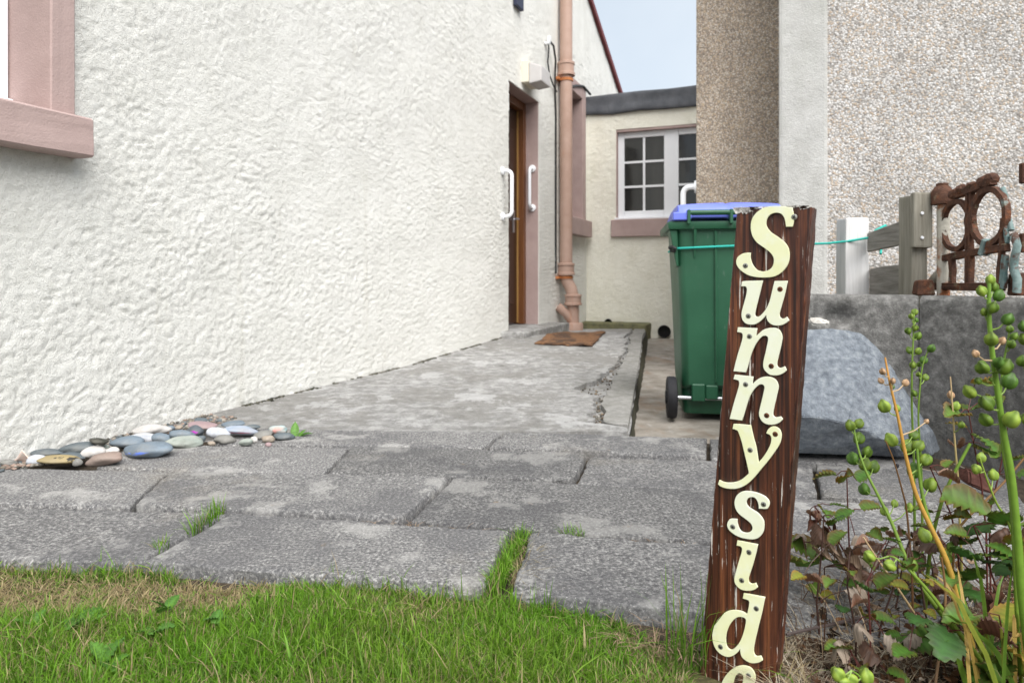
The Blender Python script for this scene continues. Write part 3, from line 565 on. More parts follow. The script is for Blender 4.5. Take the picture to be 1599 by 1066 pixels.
# bulkhead lamp, plate, cables
lm = thing('wall_lamp', W(4.65, 2.35, 0), 'boxy cream and grey wall lamp above the brown door', 'lamp')
m = MB(); m.box(wfr, (4.52, 4.80), (-.075, -.002), (2.36, 2.56)); m.build('back_box', MT['lampcream'], lm, bevel=.008, seg=2)
m = MB(); m.hexa([W(4.53, 2.345, .076), W(4.79, 2.345, .076), W(4.79, 2.36, .20), W(4.53, 2.36, .20), W(4.53, 2.545, .076), W(4.79, 2.545, .076), W(4.79, 2.50, .20), W(4.53, 2.50, .20)]); m.build('diffuser', MT['lampgrey'], lm, bevel=.012, seg=2)
m = MB(); m.box(wfr, (4.30, 4.47), (-.05, -.012), (2.99, 3.6)); m.tube([W(4.385, 3.2, .0), W(4.385, 3.2, .02)], .02)
tag(m.build('wall_plate', MT['navy'], bevel=.004), 'dark navy plate high on the cottage wall above the lamp', 'plate')
cb = thing('cable', W(5.25, 2.9, 0), 'black cable looping from a white cap on the wall to the drainpipe', 'cable')
m = MB(); m.tube([W(5.20, 2.96, .04), W(5.21, 2.88, .045), W(5.22, 2.75, .03), W(5.28, 2.63, .03), W(5.40, 2.56, .03), W(5.55, 2.53, .02)], .008, 6); m.build('lower_loop', MT['cable'], cb, smooth=60)
m = MB(); m.tube([W(5.20, 2.96, .05), W(5.32, 2.94, .06), W(5.42, 2.82, .05), W(5.46, 2.70, .03), W(5.50, 2.5, .02), W(5.52, 2.3, .02), W(5.52, .6, .02)], .011, 6); m.build('upper_loop', MT['cable'], cb, smooth=60)
m = MB(); m.tube([W(5.20, 2.93, .01), W(5.20, 2.93, .05), W(5.20, 3.0, .055)], .02, 8); m.build('cap', MT['white'], cb, smooth=50)
m = MB(); m.tube([W(5.78, 2.62, .03), W(6.2, 2.78 - .02, .05), W(6.5, 2.83, .05), W(6.78, 2.80, .06)], .014, 6); tag(m.build('roof_cable', MT['cable'], smooth=60), 'black cable slanting from the drainpipe over the far window', 'cable')
# door mat
m = MB(); q = [G(835, 536, .045), G(925, 539, .045), G(946, 521, .035), G(870, 519, .05)]
mv = []
n1, n2 = 26, 12
for j in range(n2 + 1):
    for i in range(n1 + 1):
        u, v = i / n1, j / n2
        p = (q[0] * (1 - u) + q[1] * u) * (1 - v) + (q[3] * (1 - u) + q[2] * u) * v
        ed = min(u, 1 - u, v * .6, (1 - v) * .6)
        p.z = float(ramp_z(p.y)) + .022 + .022 * mnoise.noise(Vector((u * 4, v * 3, 2))) * (1 if ed < .2 else .4)
        p.x += .03 * mnoise.noise(Vector((u * 5, v * 9, 7))); p.y += .05 * mnoise.noise(Vector((u * 8, v * 5, 3))); mv.append(p)
mf = [(j * (n1 + 1) + i, j * (n1 + 1) + i + 1, (j + 1) * (n1 + 1) + i + 1, (j + 1) * (n1 + 1) + i) for j in range(n2) for i in range(n1)]
m.add(mv, mf); dm = m.build('door_mat', MT['mat'], smooth=60)
sm = dm.modifiers.new('thick', 'SOLIDIFY'); sm.thickness = .014; sm.offset = -1
tag(dm, 'ragged brown mat lying on the landing before the door', 'mat')

# ================================================================== WHEELED BIN
TH = R(9); BX = Vector((math.cos(TH), -math.sin(TH), 0)); BY = Vector((math.sin(TH), math.cos(TH), 0)); BO = Vector((.987, 3.100, -.08))
def bf(a, b, c): return BO + BX * a + BY * b + Vector((0, 0, c))
bn = thing('wheelie_bin', BO, 'dark green wheeled bin with a blue lid, tied with teal rope', 'bin')
def ring_box(levels):    # levels: (z, x half, y0, y1, corner r)
    m = MB(); segc = 5; n = 4 * segc; vs = []
    for (z, hx, y0, y1, r) in levels:
        for (cx, cy, a0) in ((hx - r, y0 + r, -90), (hx - r, y1 - r, 0), (-hx + r, y1 - r, 90), (-hx + r, y0 + r, 180)):
            for k in range(segc):
                t = R(a0 + 90 * k / (segc - 1)); vs.append(bf(cx + r * math.cos(t), cy + r * math.sin(t), z))
    L = len(levels); fs = [(i * n + k, i * n + (k + 1) % n, (i + 1) * n + (k + 1) % n, (i + 1) * n + k) for i in range(L - 1) for k in range(n)]
    fs += [tuple(range(n))[::-1], tuple((L - 1) * n + k for k in range(n))]
    m.add(vs, fs); return m
ring_box([(.02, .196, .05, .43, .03), (.03, .200, .045, .435, .035), (.135, .206, .045, .44, .035), (.14, .206, .02, .44, .035), (.16, .208, .0, .445, .035), (.55, .222, -.012, .49, .035), (.86, .236, -.022, .525, .035), (.862, .240, -.026, .53, .035), (.895, .240, -.026, .53, .035)]).build('body', MT['green'], bn, smooth=40)
m = MB(); m.hexa([bf(-.275, -.045, .868), bf(.275, -.045, .868), bf(.275, .56, .868), bf(-.275, .56, .868), bf(-.278, -.05, .905), bf(.278, -.05, .905), bf(.278, .565, .905), bf(-.278, .565, .905)]); m.build('rim', MT['green'], bn, bevel=.010, seg=2, smooth=40)
for x in (-.255, .255):     # lifting brackets under the rim
    m = MB(); s = 1 if x > 0 else -1
    m.hexa([bf(.226 * s, -.02, .70), bf(.236 * s, -.02, .70), bf(.236 * s, .10, .70), bf(.226 * s, .10, .70), bf(.232 * s, -.03, .868), bf(.268 * s, -.03, .868), bf(.268 * s, .12, .868), bf(.232 * s, .12, .868)]); m.build('rim_bracket', MT['green'], bn, bevel=.004)
for x in (-.155, .045, .16):   # ribs below the rim
    m = MB(); m.hexa([bf(x - .004, -.022, .74), bf(x + .004, -.022, .74), bf(x + .004, .0, .74), bf(x - .004, .0, .74), bf(x - .006, -.046, .868), bf(x + .006, -.046, .868), bf(x + .006, .0, .868), bf(x - .006, .0, .868)]); m.build('rib', MT['green'], bn)
m = MB(); m.hexa([bf(-.062, -.014, .17), bf(-.052, -.014, .17), bf(-.052, .02, .17), bf(-.062, .02, .17), bf(-.070, -.034, .862), bf(-.058, -.034, .862), bf(-.058, .0, .862), bf(-.070, .0, .862)]); m.build('seam_rib', MT['green'], bn, bevel=.004)
for x in (-.105, .105):        # axle housings
    m = MB(); m.box(bf, (x - .062, x - .002), (-.012, .06), (.085, .165)); m.box(bf, (x + .0, x + .055), (-.010, .06), (.095, .16)); m.build('axle_housing', MT['green'], bn, bevel=.005)
m = MB(); m.tube([bf(-.27, .02, .097), bf(.27, .02, .097)], .009, 12); m.build('axle', MT['steel'], bn, smooth=40)
for x in (-.255, .255):
    m = MB(); rs = [.055, .085, .094, .097, .097, .094, .085, .055]; xs = [-.020, -.022, -.019, -.010, .010, .019, .022, .020]
    m.tube([bf(x + d, .02, .097) for d in xs], rs, 28); wh = m.build('wheel', MT['rubber'], bn, smooth=35)
    m = MB(); m.tube([bf(x - .028, .02, .097), bf(x + .028, .02, .097)], .03, 16); m.build('hub', MT['rubber'], wh, smooth=35)
m = MB(); m.tube([bf(-.185, -.058, .942), bf(.185, -.058, .942)], .0125, 12); m.build('handle_bar', MT['green'], bn, smooth=40)
for x in (-.185, -.001, .185):
    m = MB(); m.box(bf, (x - .007, x + .007), (-.072, -.02), (.89, .956)); m.build('handle_bracket', MT['green'], bn, bevel=.003)
lid = MB(); 
n1, n2 = 22, 16; vs = []
for j in range(n2 + 1):
    for i in range(n1 + 1):
        u, v = i / n1 * 2 - 1, j / n2
        edge = min(1 - abs(u), v, 1 - v); rise = min(1, edge / .09)
        zz = .918 + .058 * rise ** .5 + .022 * (1 - u * u) * math.sin(math.pi * v) - .010 * (1 if abs(u) < .04 else 0)
        vs.append(bf(u * .240, -.012 + v * .57, zz))
lid.add(vs, [(j * (n1 + 1) + i, j * (n1 + 1) + i + 1, (j + 1) * (n1 + 1) + i + 1, (j + 1) * (n1 + 1) + i) for j in range(n2) for i in range(n1)])
lo = lid.build('lid', MT['blue'], bn, smooth=45); md = lo.modifiers.new('thick', 'SOLIDIFY'); md.thickness = .012; md.offset = 1
for x in (-.215, .215):
    m = MB(); m.box(bf, (x - .04, x + .035), (-.062, .0), (.908, .945)); m.tube([bf(x + (.045 if x < 0 else -.045), -.05, .925), bf(x + (.02 if x < 0 else -.02), -.05, .93)], .016, 10); m.build('lid_hinge', MT['blue'], lo, bevel=.006)
# teal rope round the bin to the white fence post
WPX, WPY = 1339, 2.95
wp = at(WPX, 458, WPY)
zr = .782
rp = thing('rope', bf(-.23, 0, 0), 'taut teal rope tied round the bin and to the white fence post', 'rope')
wtop = Vector((wp.x, wp.y, 0))
RP = [bf(-.235, .5, zr + .002), bf(-.244, .2, zr), bf(-.243, -.004, zr), bf(-.225, -.030, zr + .001), bf(-.1, -.034, zr + .006), bf(0.05, -.0345, zr + .012), bf(.23, -.034, zr + .020), bf(.252, -.01, zr + .02)]
PE = at(1358, 371, 2.89)
RP += [RP[-1].lerp(PE, t) - Vector((0, 0, .012 * math.sin(math.pi * t))) for t in (.25, .5, .75, 1)]
m = MB(); m.tube(RP, .0052, 7); m.build('cord', MT['rope'], rp, smooth=60)
m = MB(); m.tube([PE, PE + Vector((.02, -.01, .03)), PE + Vector((.055, -.02, .05)), PE + Vector((.085, .0, .035)), PE + Vector((.06, .02, -.03)), PE + Vector((.03, -.03, -.07))], .0052, 7); m.build('loose_end', MT['rope'], rp, smooth=60)
m = MB(); m.tube([bf(-.268, -.02, zr + .004), bf(-.255, -.034, zr + .008), bf(-.243, -.04, zr + .001), bf(-.245, -.03, zr - .012), bf(-.262, -.02, zr - .008)], .008, 7); m.build('hook', MT['cable'], rp, smooth=60)
m = MB(); m.tube([PE + Vector((.0, -.012, .005)), PE + Vector((.012, -.02, -.03)), PE + Vector((.03, -.02, -.045))], .009, 7); m.build('hook', MT['cable'], rp, smooth=60)

# ================================================================== RETAINING WALL, FENCE, GATE
J = Vector((1.393, 2.33, 0)); rw = thing('garden_wall', J, 'dark weathered concrete garden wall behind the boulder and plants', 'wall')
TOPZ = .515
def wallseg(name, a, b, th, seed):
    d_ = (b - a); Ln = d_.length; d_ = d_.normalized(); nn = Vector((d_.y, -d_.x, 0))
    if nn.y > 0: nn = -nn
    n1, n2 = int(Ln / .02) + 2, 36; vs = []
    for j in range(n2 + 1):
        for i in range(n1 + 1):
            u = i / n1; z = -.12 + (TOPZ + .12) * j / n2
            p = a.lerp(b, u); h = .012 * (fbm(np.array((u * Ln + seed) * 6), np.array(z * 6), seed, 4) - .45)
            hole = .0
            if seed == 4: hole = .035 * max(0, 1 - ((u - .46) / .16) ** 2 - ((z - .435) / .035) ** 2)
            if j == n2: h -= .012
            vs.append(p + nn * (float(h) - hole) + Vector((0, 0, z - (.008 * float(vnoise(np.array(u * 30.), np.array(1.), seed)) if j == n2 else 0))))
    k = len(vs)
    for i in range(n1 + 1): vs.append(a.lerp(b, i / n1) - nn * th + Vector((0, 0, TOPZ - .004)))
    for i in range(n1 + 1): vs.append(a.lerp(b, i / n1) - nn * th + Vector((0, 0, -.12)))
    fs = [(j * (n1 + 1) + i, j * (n1 + 1) + i + 1, (j + 1) * (n1 + 1) + i + 1, (j + 1) * (n1 + 1) + i) for j in range(n2) for i in range(n1)]
    t0 = n2 * (n1 + 1); fs += [(t0 + i, t0 + i + 1, k + i + 1, k + i) for i in range(n1)] + [(k + i, k + i + 1, k + n1 + 2 + i, k + n1 + 1 + i) for i in range(n1)]
    left = [j * (n1 + 1) for j in range(n2 + 1)] + [k, k + n1 + 1]; right = [j * (n1 + 1) + n1 for j in range(n2 + 1)] + [k + n1, k + 2 * n1 + 1]
    fs += [tuple(left), tuple(right)]
    m = MB(); m.add(vs, fs); return m.build(name, MT['wallconc'], rw, smooth=45)
wallseg('wall_panel', J - N * .475, J - N * .004, .12, 4)
J2 = Vector((1.55, 1.99, 0))
wallseg('wall_panel', J + Vector((-.003, -.004, 0)), J2, .12, 9)
wallseg('wall_panel', J2 + Vector((.002, -.004, 0)), Vector((1.95, .9, 0)), .12, 17)
FR = axes((0, 0, 0), (1, 0, 0), (0, 1, 0), (0, 0, 1))
def post(name, px0, px1, Y, ztop, mat, dep, parent, cham=.02, zb=.40):
    x0, x1 = (px0 - CX) / F * Y, (px1 - CX) / F * Y
    m = MB(); m.hexa([Vector((x0, Y, zb)), Vector((x1, Y, zb)), Vector((x1, Y + dep, zb)), Vector((x0, Y + dep, zb)), Vector((x0 + .003, Y, ztop)), Vector((x1 - .001, Y, ztop)), Vector((x1 - .001, Y + dep, ztop)), Vector((x0 + .003, Y + dep, ztop))])
    return m.build(name, mat, parent, bevel=.007, seg=2, sub=2, rough=.002, rs=20)
def zat(py, Y): return H - (py - CY) / F * Y
p_ = post('fence_post', 1320, 1358, 2.93, zat(340, 2.93), MT['whitewood'], .09, None)
tag(p_, 'short white painted fence post with the teal rope hooked to it', 'post')
wpst = thing('gate_post', at(1440, 458, 2.5), 'weathered grey wooden gate post with a screwed-on board', 'post')
post('post', 1423, 1449, 2.52, zat(303, 2.5), MT['greywood'], .09, wpst)
post('facing_board', 1427, 1457, 2.488, zat(300, 2.49), MT['greywood'], .03, wpst, zb=zat(387, 2.49))
for py in (333, 371):
    c = at(1440, py, 2.486); m = MB(); m.tube([c, c - Vector((0, .004, 0))], [.0062, .005], 12); m.build('screw', MT['white'], wpst, smooth=40)
def rail_board(pa, pb, ya, yb, th, mat, name, label):   # pa/pb: (px, top, bottom) at depths ya/yb
    a0, a1 = at(pa[0], pa[2], ya), at(pa[0], pa[1], ya); b0, b1 = at(pb[0], pb[2], yb), at(pb[0], pb[1], yb); o = Vector((.6, .8, 0)) * th
    m = MB(); m.hexa([a0, b0, b0 + o, a0 + o, a1, b1, b1 + o, a1 + o]); return tag(m.build(name, mat, bevel=.004, sub=2, rough=.003, rs=15), label, 'rail', 'grey rails of the garden fence')
rail_board((1354, 364, 394), (1426, 338, 379), 2.90, 2.53, .03, MT['greyrail'], 'fence_rail', 'upper weathered fence rail between white post and grey gate post')
rail_board((1357, 419, 461), (1426, 409, 466), 2.93, 2.56, .03, MT['greyrail'], 'fence_board', 'lower grey fence board resting on the concrete wall')
# iron gate
GA = at(1464, 430, 2.50); GB = at(1576, 430, 2.10); GA.z = GB.z = 0; GD = (GB - GA).normalized(); GN = Vector((GD.y, -GD.x, 0))
def gp(px, py):           # pixel -> gate plane (distance along gate, height)
    k = (px - CX) / F; t = (k * GA.y - GA.x) / (GD.x - k * GD.y); Y = GA.y + GD.y * t; return t, H - (py - CY) / F * Y
gt = thing('iron_gate', (GA + GB) / 2 + Vector((0, 0, TOPZ)), 'rusty ornamental iron gate with two large rings on the concrete wall', 'gate')
def gfr(a, b, c): return GA + GD * a + GN * b + Vector((0, 0, c))
def gbar(p, q, w, th, name='bar', mat='rust'):
    (a0, z0), (a1, z1) = gp(*p), gp(*q); t = Vector((a1 - a0, z1 - z0)); t.normalize(); n = Vector((-t.y, t.x)) * w / 2
    m = MB(); m.prism([(a0 - n.x, z0 - n.y), (a1 - n.x, z1 - n.y), (a1 + n.x, z1 + n.y), (a0 + n.x, z0 + n.y)], lambda a, c, b: gfr(a, b, c), -th / 2, th / 2)
    return m.build(name, MT[mat], gt, bevel=.002, sub=3, rough=.003, rs=40)
def gring(c, pyr, w, th, name='ring'):
    a, z = gp(*c); Y = gfr(a, 0, z).y; r = pyr / F * Y; m = MB(); sg = 40; vs = []
    for k in range(sg):
        t = 2 * math.pi * k / sg
        for (rr, b) in ((r, -th / 2), (r, th / 2), (r - w, th / 2), (r - w, -th / 2)): vs.append(gfr(a + rr * math.cos(t), b, z + rr * math.sin(t)))
    m.add(vs, [(4 * k + j, 4 * k + (j + 1) % 4, 4 * ((k + 1) % sg) + (j + 1) % 4, 4 * ((k + 1) % sg) + j) for k in range(sg) for j in range(4)])
    return m.build(name, MT['rust'], gt, rough=.002, rs=50)
gring((1493, 352), 41, .017, .018); gring((1544, 338), 47, .018, .018); gring((1515, 344), 12, .008, .014, 'small_ring')
gbar((1490, 306), (1552, 282), .026, .024, 'top_rail'); 
for (px, py, r) in ((1490, 303, .019), (1503, 295, .020), (1519, 290, .017), (1535, 284, .022), (1548, 279, .021)):
    a, z = gp(px, py); m = MB(); bmv = gfr(a, 0, z); m.tube([bmv - GD * r, bmv - GD * r * .6, bmv, bmv + GD * r * .6, bmv + GD * r], [r * .4, r * .85, r, r * .85, r * .4], 8); m.build('boss', MT['rust'], gt, rough=.006, rs=50)
gbar((1467, 404), (1574, 386), .024, .018, 'middle_rail'); gbar((1458, 447), (1566, 448), .026, .020, 'bottom_rail')
for (p, q, w) in (((1487, 400), (1487, 446), .020), ((1512, 294), (1512, 448), .014), ((1517, 298), (1516, 446), .010), ((1567, 340), (1561, 448), .015)): gbar(p, q, w, .018, 'upright')
gbar((1570, 352), (1573, 380), .012, .012, 'upright', 'teal'); gbar((1536, 398), (1542, 374), .022, .03, 'scroll', 'teal'); gbar((1570, 398), (1566, 450), .02, .016, 'upright', 'teal')
def gscroll(pts, r, name, mat):
    m = MB(); m.tube([gfr(*((lambda g: (g[0], -.01, g[1]))(gp(*p)))) for p in pts], r, 8); m.build(name, MT[mat], gt, smooth=50, rough=.002, rs=40)
gscroll([(1472, 414), (1466, 424), (1458, 432), (1451, 440)], .016, 'scroll', 'rustpaint')
gscroll([(1577, 366), (1583, 384), (1579, 404), (1577, 420), (1584, 436), (1582, 456)], .012, 'scroll', 'teal')
gscroll([(1560, 294), (1567, 312), (1566, 328), (1571, 346), (1574, 360)], .008, 'scroll', 'teal')
ap = thing('iron_gate_post', at(1472, 458, 2.47), 'short round iron gate post with flaking cream paint and rust', 'post')
c = at(1473, 458, 2.47); m = MB(); m.tube([Vector((c.x, c.y, TOPZ - .03)), Vector((c.x, c.y, zat(318, 2.47)))], .021, 16); m.build('shaft', MT['rustpaint'], ap, smooth=40)
m = MB(); z0 = zat(320, 2.47); z1 = zat(286, 2.47); hz = z1 - z0
m.tube([Vector((c.x - .004, c.y, z0 + hz * q)) for q in (0, .03, .6, .72, .84, .86, .98, 1)], [.030, .036, .036, .030, .024, .020, .020, .016], 12); m.build('cap', MT['rust'], ap, smooth=35)
m = MB(); c = at(1447, 448, 2.44); m.hexa([c + Vector(v) for v in ((-.036, -.01, -.03), (.03, -.01, -.03), (.03, .03, -.03), (-.036, .03, -.03), (-.032, -.01, .025), (.02, -.01, .028), (.02, .03, .028), (-.032, .03, .025))])
tag(m.build('hinge_block', MT['rust'], bevel=.005, sub=2, rough=.004, rs=30), 'rusty iron hinge block on the wall at the gate post foot', 'iron block')
m = MB(); c = at(1592, 444, 2.1); m.hexa([c + Vector(v) for v in ((-.018, -.01, -.034), (.03, -.01, -.034), (.03, .03, -.034), (-.018, .03, -.034), (-.014, -.01, .034), (.03, -.01, .034), (.03, .03, .034), (-.014, .03, .034))])
tag(m.build('rusty_block', MT['rust'], bevel=.004, sub=2, rough=.004, rs=30), 'brown rusty block on the wall at the right end of the gate', 'iron block')
for k, (y0, y1, lb) in enumerate(((254, 286, 'upper'), (364, 394, 'lower'))):
    c0, c1 = at(1597, y1, 2.2), at(1640, y0, 2.2); m = MB(); m.box(FR, (c0.x, c1.x), (2.2, 2.22), (c0.z, c1.z)); tag(m.build('iron_strap', MT['rust'], bevel=.003), '%s rusty iron strap just entering the right picture edge' % lb, 'iron strap', 'iron straps at the right edge')
m = MB(); c = at(1608, 420, 2.21); m.box(FR, (c.x + .02, c.x + .06), (2.222, 2.262), (TOPZ - .03, 1.05)); tag(m.build('strap_post', MT['rust'], bevel=.004), 'rusty iron post carrying the straps at the right edge', 'post')

# ================================================================== BOULDER AND STONES
def hull(name, pts, mat, label, cat, sub=3, rough=.01, rs=9, smooth=38, group=None):
    bm = bmesh.new(); c = sum((Vector(p) for p in pts), Vector()) / len(pts); base = Vector((c.x, c.y, min(p[2] for p in pts)))
    for p in pts: bm.verts.new(Vector(p) - base)
    r = bmesh.ops.convex_hull(bm, input=list(bm.verts)); bmesh.ops.delete(bm, geom=[g for g in r['geom_interior'] if isinstance(g, bmesh.types.BMVert)], context='VERTS')
    bmesh.ops.triangulate(bm, faces=list(bm.faces))
    bmesh.ops.bevel(bm, geom=list(bm.edges), offset=.006, segments=2, affect='EDGES', clamp_overlap=True)
    bmesh.ops.subdivide_edges(bm, edges=list(bm.edges), cuts=sub, use_grid_fill=True)
    bmesh.ops.triangulate(bm, faces=list(bm.faces))
    for v in bm.verts:
        w = v.co + base; v.co += v.co.normalized() * 0 + mnoise.noise_vector(w * rs) * rough + mnoise.noise_vector(w * rs * 3) * rough * .4 + mnoise.noise_vector(w * rs * 9) * rough * .15
    bmesh.ops.recalc_face_normals(bm, faces=list(bm.faces))
    me = bpy.data.meshes.new(name); bm.to_mesh(me); bm.free(); me.polygons.foreach_set('use_smooth', [True] * len(me.polygons)); me.set_sharp_from_angle(angle=R(smooth))
    return tag(link(name, me, mat, None, base), label, cat, group)
bp = [at(1215, 512, 2.27), at(1325, 514, 2.27), at(1352, 524, 2.26), at(1395, 578, 2.22), at(1424, 636, 2.19), at(1456, 676, 2.20), at(1464, 700, 2.24),
      at(1205, 640, 2.06), at(1255, 648, 2.04), at(1325, 660, 2.03), at(1385, 690, 2.06), at(1430, 680, 2.10),
      at(1215, 704, 2.14), at(1300, 708, 2.14), at(1400, 712, 2.13), at(1450, 709, 2.16),
      Vector((.93, 2.42, .36)), Vector((1.15, 2.37, .38)), Vector((1.30, 2.31, .10)), Vector((.93, 2.42, -.02)), Vector((1.34, 2.30, -.02)), Vector((1.36, 2.26, .03))]
hull('boulder', bp, MT['rock'], 'large blue-grey boulder leaning against the dark garden wall', 'boulder', rough=.011, rs=13, smooth=14)
c = at(1282, 503, 2.3); hull('stone', [c + Vector(v) * .9 for v in ((-.05, -.02, -.01), (.03, -.02, -.012), (.035, .0, .005), (-.02, -.02, .022), (-.05, .0, .02), (.0, .03, .01), (-.03, .03, -.01), (.02, .03, -.01))], MT['palestone'], 'small pale stone chip lying on top of the boulder', 'stone', rough=.003, rs=40)
c = at(1526, 748, 1.80); hull('stone', [c + Vector(v) for v in ((-.035, -.02, .035), (.0, -.02, .03), (.04, -.02, -.03), (.03, -.02, -.035), (-.03, -.02, -.01), (-.035, .03, .02), (.03, .03, .0), (.0, .03, -.03), (-.04, .01, .0))], MT['redstone'], 'dark red broken stone at the foot of the garden wall', 'stone', rough=.004, rs=30)
c = at(1401, 726, 2.0); hull('stone', [c + Vector(v) * .5 for v in ((-.02, 0, -.015), (.02, 0, -.015), (.0, .02, -.015), (.0, -.02, -.015), (-.015, 0, .015), (.015, .01, .012), (0, -.012, .015))], MT['rubber'], 'tiny black pebble on the concrete before the boulder', 'stone', rough=.001, rs=60, sub=1)

# ================================================================== SIGN BOARD
ST = R(34); SR = Vector((math.cos(ST), -math.sin(ST), 0)); SN = Vector((-math.sin(ST), -math.cos(ST), 0)); S0 = Vector(((1190 - CX) / F, 1.0, 0))
def suv(px, py):
    r = Vector(((px - CX) / F, 1, -(py - CY) / F)); o = S0 - Vector((0, 0, H)); t = o.dot(SN) / r.dot(SN); p = r * t - o; return p.dot(SR), p.z
def sfr(a, b, c): return S0 + SR * a + SN * b + Vector((0, 0, c))      # a right, b towards viewer, c up
sign = thing('sign_board', sfr(0, 0, -.07), 'weathered brown upright wooden board with pale yellow letters reading Sunnyside', 'sign')
tl, tr, br, bl = suv(1150, 325), suv(1267, 322), suv(1207, 1120), suv(1086, 1120)
THK = .046; m = MB(); n1, n2, n3 = 62, 170, 10; 
def edge_pt(u, v):
    a = (tl[0] * (1 - u) + tr[0] * u) * v + (bl[0] * (1 - u) + br[0] * u) * (1 - v); z = (tl[1] * (1 - u) + tr[1] * u) * v + (bl[1] * (1 - u) + br[1] * u) * (1 - v); return a, z
loops = []
for j in range(n2 + 1):
    v = j / n2; ring = []
    per = [(i / n1, 0) for i in range(n1)] + [(1, k / n3) for k in range(n3)] + [(1 - i / n1, 1) for i in range(n1)] + [(0, 1 - k / n3) for k in range(n3)]
    for (u, w) in per:
        a, z = edge_pt(u, v); q = Vector((a * 60, z * 9, w * 3)); corner = (min(u, 1 - u) < .01) and (w < .01 or w > .99)
        b = -w * THK; 
        if u in (0, 1): a += .0010 * mnoise.noise(Vector((u * 9, z * 45, w * 2))) + .0005 * mnoise.noise(Vector((u * 5, z * 160, w * 6)))
        b += .0006 * mnoise.noise(Vector((a * 240, z * 12, w))) * (1 if w in (0, 1) else 0)
        if w == 0:                                # a drying crack down the board
            cr = .40 + .03 * mnoise.noise(Vector((z * 9, 4, 0))); b -= .0045 * max(0, 1 - abs(u - cr) / .018) * min(1, max(0, (v - .30) * 8)) * (.6 + .6 * mnoise.noise(Vector((z * 30, 1, 7))))
            b -= .0008 * max(0, mnoise.noise(Vector((a * 420, z * 7, 5))) - .25)
        if corner: a += (.0022 if u < .5 else -.0022) * (.6 + mnoise.noise(Vector((z * 60, u, w)))); b += (-.0022 if w < .5 else .0022)
        if j == n2: z += .0022 * mnoise.noise(Vector((u * 14, w * 6, 3))) - .001
        ring.append(sfr(a, b, z))
    loops.append(ring)
k = len(loops[0]); m.add([p for r_ in loops for p in r_], [(j * k + i, j * k + (i + 1) % k, (j + 1) * k + (i + 1) % k, (j + 1) * k + i) for j in range(n2) for i in range(k)] + [tuple(range(k))[::-1], tuple(n2 * k + i for i in range(k))])
brd = m.build('board', MT['sign'], sign, smooth=40)
# flaking white paint left along the top edge
rng = random.Random(3)
m = MB()
for i in range(46):
    u = rng.random(); w = rng.random() * .5; a, z = edge_pt(u, 1); L = rng.uniform(.002, .007) * (2.0 if u < .25 else 1); hh = rng.uniform(.001, .005) * (2.2 if u < .2 else 1)
    if u > .93: a -= .004
    m.prism([(a - L, z + .0012), (a - L * .5, z - hh), (a + L * .2, z - hh * rng.uniform(.3, 1)), (a + L, z + .0012)], lambda x, y, b: sfr(x, b, y), -.0005, .0008)
m.build('paint_flakes', MT['chip'], sign)
